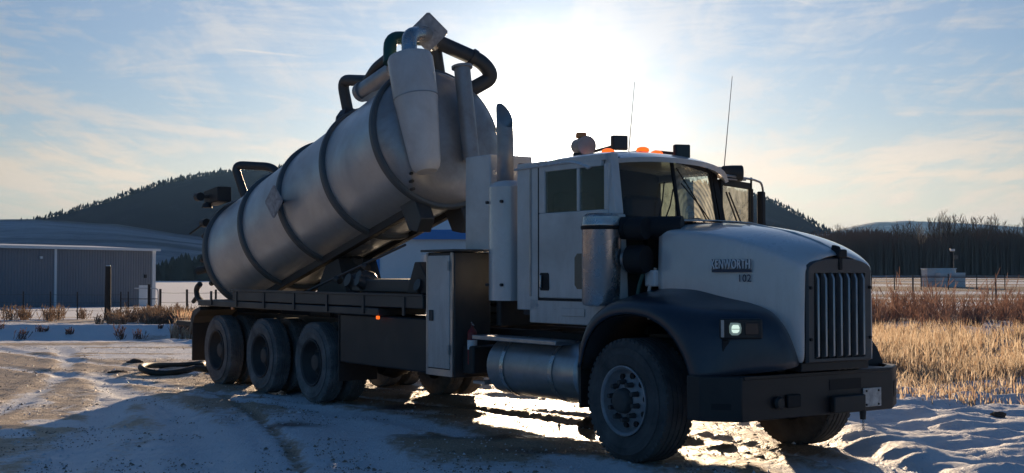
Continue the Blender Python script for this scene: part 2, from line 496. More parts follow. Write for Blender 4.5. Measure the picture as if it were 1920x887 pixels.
def zlarge(x, y):
    r = x / np.maximum(y, 30.0); w = sst(-0.17, 0.12, r)
    zl = np.interp(y, [-500, 0, 31.5, 32.4, 33.3, 35.6, 38, 46, 119, 400, 1200, 2000, 9000], [0, 0, 0, -0.26, -0.24, 0.24, 0.1, 0.0, -1.4, -2.2, -2.5, -3, -6])
    zr = np.interp(y, [-500, 0, 50, 119, 350, 1200, 2000, 9000], [0, 0, 0, 0.40, 1.35, 1.0, -3, -6])
    return zl * (1 - w) + zr * w


RUTS = [(-3.8, 17.1, -2.76, 14.3, -1.73, 10.6, 0.06, 0.030), (-4.9, 17.0, -3.55, 14.0, -2.5, 10.4, 0.20, 0.022), (-2.9, 17.0, -2.0, 14.3, -1.1, 10.6, 0.22, 0.022),
        (-6.4, 20.0, -4.6, 14.4, -3.8, 10.2, 0.18, 0.02), (-9.5, 27.0, -6.6, 17.5, -5.8, 10.2, 0.16, 0.025), (-11.5, 27.0, -8.2, 17.5, -7.2, 10.2, 0.16, 0.025),
        (-1.6, 17.0, 0.4, 14.6, 2.0, 11.9, 0.16, 0.03), (-2.6, 15.9, -0.6, 13.4, 1.0, 10.3, 0.16, 0.02), (-0.2, 18.4, 1.8, 15.6, 3.2, 11.6, 0.14, 0.03), (1.0, 14.6, 2.2, 12.7, 3.1, 10.2, 0.12, 0.03),
        (-15.5, 27.0, -10.5, 19.0, -8.8, 11.0, 0.18, 0.02), (-12.8, 30.5, -7.0, 23.0, -3.0, 19.5, 0.16, 0.02), (-14.8, 30.5, -8.4, 22.0, -4.2, 18.0, 0.16, 0.02)]


def rut_d(x, y):
    """depth and brightness left by wheel tracks"""
    dz = np.zeros_like(x); br = np.zeros_like(x)
    for (x0, y0, x1, y1, x2, y2, w, d) in RUTS:
        # quadratic through three points, x as a function of y
        A = np.array([[y0 * y0, y0, 1], [y1 * y1, y1, 1], [y2 * y2, y2, 1]]); k = np.linalg.solve(A, np.array([x0, x1, x2]))
        cx = k[0] * y * y + k[1] * y + k[2]; sl = 2 * k[0] * y + k[1]
        dist = np.abs(x - cx) / np.sqrt(1 + sl * sl)
        on = sst(y2 - 4, y2 - 2, y) * (1 - sst(y0, y0 + 3, y))
        core = np.exp(-(dist / w) ** 2) * on; rim = np.exp(-((dist - w * 1.9) / (w * 0.7)) ** 2) * on
        brk = 0.5 + 0.9 * vn(x * 1.1 + x0, y * 0.5, 2)
        dz += (-d * core + d * 0.7 * rim) * brk
        br += core * (0.5 if w < 0.1 else -0.55) * -1 * brk
    return dz, br


def ground_z(x, y, detail=True):
    z = zlarge(x, y)
    if not detail: return z
    near = 1 - sst(45, 80, np.hypot(x, y))
    off = x - verge_x(y)
    vg = sst(-0.25, 0.45, off + 0.5 * (vn(x * 0.9, y * 0.9, 1) - 0.5)) * (y > 4) * (1 - sst(30, 36, y))
    rough = fbm(x * 1.5, y * 2.6, 5, 0.55) - 0.5
    ridge = 1 - np.abs(2 * fbm(x * 0.75 + 5, y * 1.7, 4, 0.5) - 1)
    z = z + vg * near * (0.05 + 0.20 * rough + 0.14 * (ridge - 0.7))
    z = z + (1 - vg) * near * (0.020 * (fbm(x * 0.8, y * 1.2, 4) - 0.5) + 0.034 * (fbm(x * 5, y * 5, 3, 0.7) - 0.5))
    berm = np.exp(-((off - 0.15) / 0.28) ** 2) * near * (y < 24)
    z = z + berm * 0.05 * (0.4 + 1.2 * vn(x * 1.3, y * 1.3, 3))
    dz, _ = rut_d(x, y)
    return z + dz * near * (1 - vg)


def geom(start, end, step, ratio):
    out = [start]; s = step
    while abs(out[-1]) < abs(end):
        s *= ratio; out.append(out[-1] + (s if end > start else -s))
    return out[1:]


gx = np.array(sorted(geom(-13, -9000, 0.1, 1.10) + list(np.arange(-13, 9.01, 0.085)) + geom(9.01, 9000, 0.1, 1.10)))
gy = np.array(sorted(geom(6, -2500, 0.15, 1.14) + list(np.arange(6, 22, 0.075)) + list(np.arange(22, 40, 0.15)) + geom(40, 9000, 0.17, 1.06)))
GX, GY = np.meshgrid(gx, gy)
GZ = ground_z(GX, GY)
nx, ny = len(gx), len(gy)
verts = np.stack([GX, GY, GZ], -1).reshape(-1, 3)
ii = (np.arange(ny - 1)[:, None] * nx + np.arange(nx - 1)[None, :]).ravel()
quads = np.stack([ii, ii + 1, ii + 1 + nx, ii + nx], -1)
gme = bpy.data.meshes.new('ground')
gme.vertices.add(len(verts)); gme.vertices.foreach_set('co', verts.ravel())
gme.loops.add(len(quads) * 4); gme.loops.foreach_set('vertex_index', quads.ravel())
gme.polygons.add(len(quads)); gme.polygons.foreach_set('loop_start', np.arange(len(quads)) * 4)
gme.update(); gme.validate(); gme.shade_smooth()
# what covers the ground: R snow, G dark wet ice, B brown litter
off = GX - verge_x(GY)
_, br = rut_d(GX, GY)
road = (1 - sst(-0.2, 0.3, off + 0.5 * (vn(GX * 0.9, GY * 0.9, 1) - 0.5))) * (1 - sst(30.5, 31.6, GY + 0.5 * vn(GX * 0.4, GY, 2))) * (GY > -60)
snow = np.ones_like(GX)
snow_road = 0.22 + 0.16 * (1 - sst(13, 17, GY)) + 0.9 * (fbm(GX * 0.35 + 3, GY * 0.5, 4) - 0.5) + br * 0.95
snow_road += 0.35 * np.exp(-((GX + 1.6) / 2.6) ** 2) * (1 - sst(15, 19, GY))
snow_road -= 0.8 * np.exp(-((GX - 0.9) / 1.9) ** 2) * sst(11.5, 13, GY) * (1 - sst(19, 22, GY))
strip = sst(0.50, 0.62, fbm(GX * 0.18 + 9, GY * 1.3, 3)) * sst(24, 27, GY)
snow_road += 0.75 * strip * sst(-12.5, -9, GX)
for (qx, qy, ra_, rb_, an) in ((60, 752, .55, .14, -.9), (103, 795, .5, .2, -.7), (178, 776, .4, .12, -.5), (24, 812, .35, .14, -1.0), (330, 668, 1.6, .5, .1), (250, 655, 1.8, .35, .0), (540, 760, .8, .2, -.7), (425, 840, .9, .12, -1.0)):  # first four: glints off flat ice, painted in as snow
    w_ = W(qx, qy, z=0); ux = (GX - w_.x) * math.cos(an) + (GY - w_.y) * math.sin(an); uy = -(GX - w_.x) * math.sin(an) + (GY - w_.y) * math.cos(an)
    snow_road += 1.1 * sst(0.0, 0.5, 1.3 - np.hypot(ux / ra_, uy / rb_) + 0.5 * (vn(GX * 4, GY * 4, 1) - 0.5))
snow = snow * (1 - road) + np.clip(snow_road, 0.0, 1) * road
litter = (1 - road) * sst(17.0, 20.5, GY + 1.8 * (vn(GX * 0.5, GY * 0.5, 4) - 0.5)) * (1 - sst(33, 36, GY)) * sst(0, 1.5, off) * (0.35 + 0.8 * fbm(GX * 1.2, GY * 2.2, 3))
fieldl = sst(36, 42, GY) * (GX < GY * -0.08) * (0.10 + 0.5 * (fbm(GX * 0.15, GY * 0.35, 4) > 0.58)) * (1 - sst(48, 60, GY))
fieldr = sst(36, 42, GY) * (GX > GY * -0.08) * 0.95 * sst(0.40, 0.52, fbm(GX * 0.03 + 2, GY * 0.14, 4)) * (1 - sst(300, 600, GY))
litter = np.clip(litter + fieldl + fieldr, 0, 1)
wet = np.zeros_like(GX)
for (bx, by, rx, ry) in ((-2.45, 14.05, 0.35, 0.35), (-1.1, 15.9, 0.9, 0.3), (0.25, 13.0, 1.6, 0.25), (1.0, 12.0, 1.4, 0.3), (-2.9, 18.0, 0.8, 0.35)):
    wet = np.maximum(wet, np.clip(1.5 - 1.3 * np.hypot((GX - bx) / rx, (GY - by) / ry) + 1.1 * (fbm(GX * 2.2, GY * 2.2, 3) - 0.5), 0, 1))
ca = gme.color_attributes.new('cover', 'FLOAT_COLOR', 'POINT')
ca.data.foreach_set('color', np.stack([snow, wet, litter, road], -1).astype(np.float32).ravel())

gm = bpy.data.materials.new('ground_snow_and_dirt'); gm.use_nodes = True
n = NT(gm.node_tree); p = n.n['Principled BSDF']
pos = n.node('ShaderNodeTexCoord').outputs['Object']
at = n.node('ShaderNodeAttribute', attribute_name='cover')
sp3 = n.node('ShaderNodeSeparateColor'); n.l.new(at.outputs['Color'], sp3.inputs[0])
nf = n.noise(pos, 9.0, 8, 0.65); nm = n.noise(pos, 1.3, 8, 0.6, 0.5); nc = n.noise(pos, 45.0, 4, 0.6)
st = n.noise(n.mapping(pos, scale=(1.6, 0.5, 1), rot=(0, 0, -0.6)), 2.2, 8, 0.65, 0.8)
dirt = n.mix(nf, c3(0.40, 0.28, 0.18), c3(0.70, 0.54, 0.38))
dirt = n.mix(n.ramp(nc, [(0.35, (0, 0, 0)), (0.6, (1, 1, 1))]), n.mix(0.45, dirt, c3(0.06, 0.048, 0.038)), dirt)
snowc = n.mix(nm, c3(0.74, 0.76, 0.79), c3(0.90, 0.90, 0.90))
sf = n.math('ADD', sp3.outputs[0], n.math('MULTIPLY', n.math('SUBTRACT', st, 0.5), 0.95))
sf = n.math('ADD', sf, n.math('MULTIPLY', n.math('SUBTRACT', nf, 0.5), 0.7))
sf = n.ramp(sf, [(0.34, (0, 0, 0)), (0.62, (1, 1, 1))])
sf = n.math('MAXIMUM', sf, n.math('MULTIPLY', n.math('SUBTRACT', 1.0, at.outputs['Alpha']), 0.93))
basec = n.mix(sf, dirt, snowc)
lt = n.ramp(n.math('ADD', sp3.outputs[2], n.math('MULTIPLY', n.math('SUBTRACT', nf, 0.5), 0.9)), [(0.3, (0, 0, 0)), (0.7, (1, 1, 1))])
basec = n.mix(lt, basec, n.mix(nc, c3(0.22, 0.14, 0.08), c3(0.40, 0.28, 0.17)))
wt = n.math('MULTIPLY', sp3.outputs[1], 0.85)
basec = n.mix(wt, basec, c3(0.03, 0.03, 0.032))
n.l.new(basec, p.inputs['Base Color'])
rgh = n.math('SUBTRACT', 0.64, n.math('MULTIPLY', wt, 0.25))
rgh = n.math('ADD', rgh, n.math('MULTIPLY', n.math('SUBTRACT', nf, 0.5), 0.5))
rgh = n.math('SUBTRACT', rgh, n.math('MULTIPLY', at.outputs['Alpha'], 0.10))
n.l.new(rgh, p.inputs['Roughness'])
p.inputs['Specular IOR Level'].default_value = 0.36
b1 = n.node('ShaderNodeBump'); b1.inputs['Strength'].default_value = 0.9; b1.inputs['Distance'].default_value = 0.04
hh = n.math('ADD', n.math('MULTIPLY', nf, 0.8), n.math('MULTIPLY', nc, 0.35))
hh = n.math('ADD', hh, n.math('MULTIPLY', st, 0.8))
n.l.new(hh, b1.inputs['Height']); n.l.new(b1.outputs[0], p.inputs['Normal'])
gme.materials.append(gm)
ground = bpy.data.objects.new('ground', gme); col.objects.link(ground); tag(ground, kind='structure')


def gz(x, y):
    return float(ground_z(np.array([float(x)]), np.array([float(y)]))[0])


# ------------------------------------------------------------------ hills
def hill(name, prof, d_ridge, d_foot, d_back, foot_z, m, seed, rough=6.0, rows=26, step=10):
    """a ridge whose skyline follows prof (photo column, row) at distance d_ridge"""
    pts = []
    xs = np.arange(prof[0][0], prof[-1][0] + 1, step)
    py = np.interp(xs, [q[0] for q in prof], [q[1] for q in prof])
    rws = []
    for j in range(rows):
        t = j / (rows - 1)
        row = []
        for X_, Y_ in zip(xs, py):
            rp = W(X_, Y_, y=d_ridge)
            if t < 0.72:
                u = t / 0.72; D = d_foot + (d_ridge - d_foot) * u
                h = foot_z + (rp.z - foot_z) * (u ** 0.92)
            else:
                u = (t - 0.72) / 0.28; D = d_ridge + (d_back - d_ridge) * u
                h = rp.z + (foot_z - rp.z) * u
                h = h
            x = rp.x / d_ridge * D
            amp = rough * math.sin(PI * min(1, t / 0.72)) if t < 0.72 else 0.0
            v = float(fbm(np.array([x * 0.006 + seed]), np.array([D * 0.006]), 4)[0]) - 0.5
            row.append((x, D, h + amp * v * 4 + (float(vn(np.array([x * 0.03 + seed]), np.array([D * 0.01]))[0]) - 0.5) * rough * 0.25))
        rws.append(row)
    mb = MB().grid(rws)
    o = mb.build(name, m, angle=180)
    tag(o, kind='structure')
    return o, rws


def hillmat(name, a, b, scale=0.012, thr=(0.45, 0.6), vs=(1, 1, 1)):
    m = bpy.data.materials.new(name); m.use_nodes = True
    n = NT(m.node_tree); p = n.n['Principled BSDF']; pos = n.node('ShaderNodeTexCoord').outputs['Object']
    f = n.noise(n.mapping(pos, scale=vs), scale, 8, 0.65, 0.6)
    g = n.noise(pos, scale * 12, 5, 0.7)
    f = n.math('ADD', f, n.math('MULTIPLY', n.math('SUBTRACT', g, 0.5), 0.25))
    n.l.new(n.mix(n.ramp(f, [(thr[0], (0, 0, 0)), (thr[1], (1, 1, 1))]), c3(*a), c3(*b)), p.inputs['Base Color'])
    p.inputs['Roughness'].default_value = 0.95; p.inputs['Specular IOR Level'].default_value = 0.1
    return m


main_prof = [(-300, 452), (-60, 438), (75, 413), (130, 399), (200, 379), (300, 347), (350, 335), (400, 327), (430, 322), (480, 316), (560, 312), (800, 312), (1000, 318), (1200, 328),
             (1330, 346), (1410, 367), (1445, 379), (1500, 406), (1555, 440), (1640, 470)]
mountain, mrows = hill('mountain', main_prof, 2600, 1750, 3300, -6, hillmat('wooded_slope', (0.008, 0.014, 0.024), (0.036, 0.046, 0.066), thr=(0.55, 0.8)), 3.0, 9)
low_prof = [(-400, 404), (-100, 408), (0, 412), (60, 411), (130, 415), (220, 421), (330, 438), (430, 452), (560, 470), (700, 488)]
foothill, _ = hill('snowy_foothill', low_prof, 1500, 900, 1750, -5, hillmat('snow_slope', (0.10, 0.12, 0.14), (0.42, 0.46, 0.52), scale=0.006, thr=(0.38, 0.68), vs=(0.5, 1.6, 1)), 11.0, 3)
far_prof = [(1400, 446), (1500, 440), (1570, 431), (1600, 424), (1640, 417), (1700, 414), (1760, 416), (1850, 421), (1950, 428), (2100, 437), (2300, 446)]
farhill, _ = hill('distant_hill', far_prof, 6800, 5200, 8000, -8, hillmat('distant_slope', (0.10, 0.12, 0.15), (0.30, 0.33, 0.38), scale=0.004), 23.0, 10)


def conifer_mesh(name, h=1.0, n=6):
    mb = MB(); k = 5
    for i in range(k):
        z0 = 0.12 + 0.17 * i; r = 0.21 * (1 - i / (k + 0.3)) * random.uniform(0.85, 1.15)
        mb.cyl((0, 0, z0), (random.uniform(-.01, .01), 0, min(1.0, z0 + 0.30)), r, 0.005, n=n, caps=False)
    mb.cyl((0, 0, -0.02), (0, 0, 0.3), 0.02, 0.015, n=5)
    return mb


def scatter_cones(name, pts, label, cat):
    """a far wood that reads as one mass"""
    mb = MB()
    for (x, y, z, h) in pts:
        r = h * random.uniform(0.22, 0.36)
        mb.cyl((x, y, z - 1), (x, y, z + h * 0.45), r, r * 0.72, n=5, caps=False)
        mb.cyl((x, y, z + h * 0.35), (x + random.uniform(-.2, .2), y, z + h), r * 0.85, 0.05, n=5, caps=False)
    o = mb.build(name, M['conifer'], smooth=False); tag(o, label, cat, kind='stuff')
    return o


ridge_pts = []
rr_ = mrows[int(0.72 * 25)]
for i in range(len(rr_) - 1):
    for k in range(26):
        t = random.random(); a, b = Vector(rr_[i]), Vector(rr_[i + 1]); q = a.lerp(b, t)
        ridge_pts.append((q.x, q.y - random.uniform(0, 60), q.z - random.uniform(1, 7), random.choice((3, 4, 4, 5, 5, 6, 8)) * random.uniform(0.7, 1.1)))
scatter_cones('ridge_forest', ridge_pts, 'dark ragged line of conifers along the mountain skyline', 'forest')
pts = []
for i in range(900):
    px = random.uniform(150, 1100); D = random.uniform(640, 760)
    x = (px - 960) / FPX * D
    pts.append((x, D, float(zlarge(np.array([x]), np.array([D]))[0]) - 0.5, random.uniform(9, 17) * (0.75 + 0.25 * math.sin(px * 0.02))))
scatter_cones('valley_forest', pts, 'dark wood at the mountain foot behind the grey shed and tank', 'forest')


# ------------------------------------------------------------------ bare trees and the wood on the right
def twig(mb, a, b, r0, r1, n=3):
    mb.cyl(a, b, r0, r1, n=n, caps=False)


def bare_tree_mb(h, seed, spread=0.32, dens=46):
    rd = random.Random(seed); tk = MB(); cr = MB()
    lean = rd.uniform(-0.03, 0.03)
    top = Vector((lean * h, 0, h))
    segs = 5
    P = [Vector((lean * h * (i / segs) ** 1.3 + rd.uniform(-.1, .1) * (i > 0), rd.uniform(-.1, .1) * (i > 0), h * i / segs)) for i in range(segs + 1)]
    tk.tube(P, [0.15 * (1 - i / (segs + 0.6)) + 0.015 for i in range(segs + 1)], n=5)
    for i in range(dens):
        t = rd.uniform(0.28, 0.98); k = t * segs; j = min(int(k), segs - 1); a = P[j].lerp(P[j + 1], k - j)
        az = rd.uniform(0, 2 * PI); L = h * spread * (1.12 - t) * rd.uniform(0.6, 1.1) + 0.5
        el = rd.uniform(0.9, 1.3)
        d = Vector((math.cos(az) * math.cos(el), math.sin(az) * math.cos(el), math.sin(el)))
        b = a + d * L
        twig(cr, a, b, 0.045, 0.016)
        for q in range(4):
            u = rd.uniform(0.3, 0.95); s0 = a.lerp(b, u); az2 = rd.uniform(0, 2 * PI)
            d2 = (d + Vector((math.cos(az2), math.sin(az2), rd.uniform(0, .8))) * 0.55).normalized()
            s1 = s0 + d2 * L * rd.uniform(0.25, 0.5)
            twig(cr, s0, s1, 0.026, 0.010)
            for w_ in range(2):
                az3 = rd.uniform(0, 2 * PI); s2 = s0.lerp(s1, rd.uniform(.3, 1))
                twig(cr, s2, s2 + (d2 + Vector((math.cos(az3), math.sin(az3), .5)) * .6).normalized() * L * 0.2, 0.016, 0.008)
    return tk, cr


tree_src = []
for k in range(5):
    tk, cr = bare_tree_mb(15, 40 + k, spread=0.30 + 0.03 * k)
    tree_src.append((tk.mesh('trunk', M['bark']), cr.mesh('crown', M['bark'], smooth=False)))
cols_px = []
px = 1668
while px < 2040:
    cols_px.append(px); px += random.choice((5, 7, 8, 10, 12, 17))
for i, px in enumerate(cols_px):
    D = random.uniform(300, 345); x = (px - 960) / FPX * D
    gtop = 428 - 26 * max(0, math.sin((px - 1660) / 75.0)) - 14 * (px > 1850) + random.uniform(-6, 12)
    ztop = W(px, gtop, y=D).z; zb = float(zlarge(np.array([x]), np.array([D]))[0])
    t = tag(empty('bare_tree', (x, D, zb - 0.2), random.uniform(0, 6.28)), 'tall bare grey tree in the ragged row rising above the dark wood at right', 'tree', 'bare trees above the wood on the right')
    s = (ztop - zb) / 15.0; t.scale = (s * random.uniform(.8, 1.1), s, s)
    tm, cm = random.choice(tree_src)
    link('trunk', tm, t); link('crown', cm, t)
# the lone leafless tree left of the wood
t = tag(empty('lone_tree', (W(1571, 440, y=290).x, 290, 1.2), 0.4), 'small lone bare tree left of the pale far hill above the bonnet', 'tree')
tk, cr = bare_tree_mb(12, 99, spread=0.42, dens=26); tk.build('trunk', M['bark'], t); cr.build('crown', M['bark'], t, smooth=False)
t.scale = (0.95, 0.95, 0.95)

mb = MB()
for i in range(13000):
    px = random.uniform(1080, 2250); D = random.uniform(300, 390)
    x = (px - 960) / FPX * D
    h = (W(px, 433 + 5 * math.sin(px * 0.03) + random.gauss(0, 3.0), y=D).z) - 1.0
    h = max(5, h * random.uniform(0.72, 1.0)); w = random.uniform(0.10, 0.28)
    a = random.uniform(-0.35, 0.35); lx = random.uniform(-.5, .5)
    z0 = float(zlarge(np.array([x]), np.array([D]))[0]) - 0.5
    mb.add([(x - w, D, z0), (x + w, D + a * w, z0), (x + lx + w * 0.25, D, z0 + h), (x + lx - w * 0.25, D, z0 + h)], [(0, 1, 2, 3)])
    if i % 2 == 0:
        for q in range(4):
            zz = z0 + h * random.uniform(0.3, 0.95); s = random.choice((-1, 1)); L = random.uniform(0.8, 2.2)
            mb.add([(x, D, zz), (x + s * L, D, zz + L * 1.3), (x + s * L, D, zz + L * 1.3 + 0.05), (x, D, zz + 0.16)], [(0, 1, 2, 3)])
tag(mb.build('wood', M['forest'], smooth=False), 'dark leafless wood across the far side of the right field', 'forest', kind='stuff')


# ------------------------------------------------------------------ grass and weeds
def blades(name, pts, hfun, cols, mt, label, cat, wid=0.012, bend=0.3, heads=0.0, segs=2):
    vs = []; fs = []; cc = []
    for (x, y) in pts:
        z = gz_fast(x, y) - 0.02; h = hfun(x, y)
        if h <= 0.03: continue
        az = random.uniform(0, 2 * PI); b = random.uniform(0, bend) * h; dx, dy = math.cos(az) * b, math.sin(az) * b * 0.6
        wd = wid * random.uniform(0.6, 1.5); wa = random.uniform(-0.6, 0.6); wx, wy = wd * math.cos(wa), wd * math.sin(wa)
        c = random.choice(cols); k = random.uniform(0.7, 1.25); c = (c[0] * k, c[1] * k, c[2] * k, 1)
        o = len(vs)
        vs += [(x - wx, y - wy, z), (x + wx, y + wy, z), (x + dx * .35 + wx * .8, y + dy * .35 + wy * .8, z + h * .6), (x + dx * .35 - wx * .8, y + dy * .35 - wy * .8, z + h * .6), (x + dx, y + dy, z + h)]
        fs += [(o, o + 1, o + 2, o + 3), (o + 3, o + 2, o + 4)]
        cc += [c] * 5
        if random.random() < heads:
            o = len(vs); hw = wd * 2.2
            vs += [(x + dx * .8 - hw, y + dy * .8, z + h * .86), (x + dx + hw * .4, y + dy, z + h * .80), (x + dx * 1.15, y + dy, z + h * 1.08)]
            fs += [(o, o + 1, o + 2)]; cc += [(c[0] * 1.15, c[1] * 1.1, c[2] * 1.05, 1)] * 3
    me = bpy.data.meshes.new(name); me.from_pydata(vs, [], fs)
    ca = me.color_attributes.new('tint', 'FLOAT_COLOR', 'POINT'); ca.data.foreach_set('color', np.array(cc, dtype=np.float32).ravel())
    me.materials.append(mt); o = bpy.data.objects.new(name, me); col.objects.link(o); tag(o, label, cat, kind='stuff')
    return o


_qx = np.linspace(-60, 60, 1201); _qy = np.linspace(8, 130, 1221)
_QX, _QY = np.meshgrid(_qx, _qy); _QZ = ground_z(_QX, _QY)


def gz_fast(x, y):
    i = int((x + 60) / 0.1); j = int((y - 8) / 0.1)
    return float(_QZ[min(max(j, 0), 1220), min(max(i, 0), 1200)])


def clump(x, y, s=0.8, k=0):
    return float(fbm(np.array([x * s + 40 * k]), np.array([y * s]), 3)[0])


TAN = [(0.50, 0.39, 0.28), (0.44, 0.34, 0.24), (0.58, 0.49, 0.38), (0.34, 0.23, 0.15)]
pts = []
while len(pts) < 30000:
    y = random.uniform(20.2, 33.5); x = random.uniform(-4.5, 19)
    if x < float(verge_x(np.array(y))) + 3.2 or x > y * 0.52 + 3: continue
    q = clump(x, y, 0.55); e = min(1, (y - 20.2) / 1.6)
    if random.random() > (0.08 + 2.3 * max(0, q - 0.36)) * (0.25 + 0.75 * e): continue
    pts.append((x, y))
blades('tall_grass', pts, lambda x, y: (0.22 + 0.46 * max(0, clump(x, y, 0.9, 1) - 0.22)) * random.uniform(0.35, 1.3) * (0.5 + 0.5 * min(1, (y - 20.2) / 2.2)), TAN, M['grass'],
       'band of tall dry tan grass to the right behind the bumper', 'grass', wid=0.0065, bend=0.6, heads=0.0)
pts = []
while len(pts) < 13000:
    y = random.uniform(15.5, 22.0); x = random.uniform(2, 14)
    if x < float(verge_x(np.array(y))) + 0.9: continue
    if random.random() > max(0, clump(x, y, 0.7, 2) - 0.36) * (0.2 + (y - 15.5) / 7) * 3: continue
    pts.append((x, y))
blades('stubble', pts, lambda x, y: random.uniform(0.05, 0.18) * (1 + max(0, y - 17) * .35), TAN, M['grass'], 'short frosty grass stubble poking through the snow by the tall grass', 'grass', wid=0.006, bend=0.8)
RUST = [(0.34, 0.19, 0.13), (0.27, 0.16, 0.11), (0.40, 0.26, 0.19), (0.20, 0.12, 0.09)]


def bushes(name, spots, label, cols, hmax=1.1, n_st=26):
    vs = []; fs = []; cc = []
    for (x, y, sz) in spots:
        z = gz_fast(x, y)
        for k in range(n_st):
            az = random.uniform(0, 2 * PI); el = random.uniform(0.75, 1.5); L = hmax * sz * random.uniform(0.5, 1.1)
            a = Vector((x + random.gauss(0, .12) * sz, y + random.gauss(0, .12) * sz, z))
            d = Vector((math.cos(az) * math.cos(el), math.sin(az) * math.cos(el), math.sin(el))); b = a + d * L
            c = random.choice(cols); w = 0.010
            segs_ = [(a, b, w)]
            for q in range(4):
                s0 = a.lerp(b, random.uniform(.3, 1)); d2 = (d + Vector((random.gauss(0, 1), random.gauss(0, 1), random.uniform(-.1, 1))) * .6).normalized()
                segs_.append((s0, s0 + d2 * L * random.uniform(.1, .28), w * 1.1))
            for (p0, p1, w_) in segs_:
                o = len(vs); vs += [(p0.x - w_, p0.y, p0.z), (p0.x + w_, p0.y, p0.z), (p1.x + w_ * .5, p1.y, p1.z), (p1.x - w_ * .5, p1.y, p1.z)]; fs.append((o, o + 1, o + 2, o + 3)); cc += [(*c, 1)] * 4
    me = bpy.data.meshes.new(name); me.from_pydata(vs, [], fs)
    ca = me.color_attributes.new('tint', 'FLOAT_COLOR', 'POINT'); ca.data.foreach_set('color', np.array(cc, dtype=np.float32).ravel())
    me.materials.append(M['weed']); o = bpy.data.objects.new(name, me); col.objects.link(o); tag(o, label, 'weeds', kind='stuff')


sp_ = []
for i in range(300):
    y = random.gauss(44, 3.6); x = random.uniform(4, 32)
    sp_.append((x, y, random.uniform(0.5, 1.25) * (1.5 if random.random() < 0.12 else 1)))
bushes('rust_brown_weeds', sp_, 'rust brown dead weeds and brush along the right fence', RUST, 0.85)
sp_ = []
for i in range(44):
    y = random.gauss(45.5, 1.6); x = random.uniform(-22, -10); sp_.append((x, y, random.uniform(0.4, 1.0)))
for i in range(90):
    y = random.uniform(39, 46); x = random.uniform(-13, -9); sp_.append((x, y, random.uniform(0.5, 1.1)))
bushes('fence_weeds', sp_, 'straggling brown weeds along the left fence in front of the grey shed', [(0.24, 0.17, 0.12), (0.18, 0.12, 0.08), (0.32, 0.24, 0.17)], 0.55)
sp_ = []
for i in range(14):
    x = random.uniform(-16, -8.4); y = random.uniform(33.6, 35.2); sp_.append((x, y, random.uniform(0.25, 0.7)))
bushes('ditch_weeds', sp_, 'sparse reddish weeds on the shaded snowy ditch bank', [(0.20, 0.12, 0.09), (0.10, 0.07, 0.06)], 0.5, 18)
pts = []
while len(pts) < 5000:
    x = random.uniform(-13.0, -4); y = random.uniform(33.2, 39)
    if x < -8.9 - (y - 33) * 0.2: continue
    pts.append((x, y))
blades('ditch_grass', pts, lambda x, y: random.uniform(0.15, 0.5), TAN[:2] + RUST[:1], M['grass'], 'low brown grass beside the ditch behind the rear bumper', 'grass', wid=0.012, bend=0.6)

# ------------------------------------------------------------------ buildings
def xyz(px, py, D):
    return W(px, py, y=D)


# grey shed at far left: long wall running from near left to far right
A = Vector((-40.3, 100, 0)); B = Vector((-32.3, 115, 0)); dv = (B - A).normalized(); nv = Vector((dv.y, -dv.x, 0))   # nv faces the camera side
if nv.y > 0: nv = -nv
S0 = A - dv * 14; LEN = (B - S0).length
ZB, ZE = -1.75, 3.82
shed = tag(empty('shed', tuple(S0 + Vector((0, 0, ZB)))), 'long grey metal shed with white trim and thin white roof at far left', 'shed')
loc = Vector(S0)


def SP(u, v, z):
    return S0 + dv * u - nv * v + Vector((0, 0, z)) - loc


mb = MB(); k = 0
rib = 0.30; u = 0.0; row0 = []; row1 = []
while u < LEN - 0.01:
    for (du, pr) in ((0, 0.0), (0.10, 0.0), (0.125, 0.035), (0.175, 0.035), (0.20, 0.0)):
        uu = min(LEN, u + du * 1.5)
        row0.append(SP(uu, -pr, 0)); row1.append(SP(uu, -pr, ZE - ZB))
    u += rib
mb.grid([row0, row1])
mb.build('wall', M['wall'], shed, smooth=False)
MB().add([SP(LEN, 0, 0), SP(LEN, 16, 0), SP(LEN, 16, ZE - ZB + 0.1), SP(LEN, 8, ZE - ZB + 0.35), SP(LEN, 0, ZE - ZB)], [(0, 1, 2, 3, 4)]).build('end_wall', M['wall'], shed, smooth=False)
MB().add([SP(-.4, -.35, ZE - ZB), SP(LEN + .35, -.35, ZE - ZB), SP(LEN + .35, 8, ZE - ZB + .40), SP(-.4, 8, ZE - ZB + .40), SP(LEN + .35, 16.3, ZE - ZB), SP(-.4, 16.3, ZE - ZB)], [(0, 1, 2, 3), (3, 2, 4, 5)]).build('roof', M['white'], shed, smooth=False)
MB().prism([SP(-.4, -.38, ZE - ZB - .16), SP(LEN + .35, -.38, ZE - ZB - .16), SP(LEN + .35, -.38, ZE - ZB + .06), SP(-.4, -.38, ZE - ZB + .06)], nv * -0.06).build('gutter', M['white'], shed, smooth=False)


def ubox(name, u0, u1, z0, z1, pr, m, parent, th=0.1):
    return MB().prism([SP(u0, -pr, z0 - ZB), SP(u1, -pr, z0 - ZB), SP(u1, -pr, z1 - ZB), SP(u0, -pr, z1 - ZB)], nv * -th).build(name, m, parent, smooth=False)


def u_at(px):
    k_ = (px - 960) / FPX
    # intersect the wall line with the vertical plane of the column
    t = (k_ * S0.y - S0.x) / (dv.x - k_ * dv.y); return t


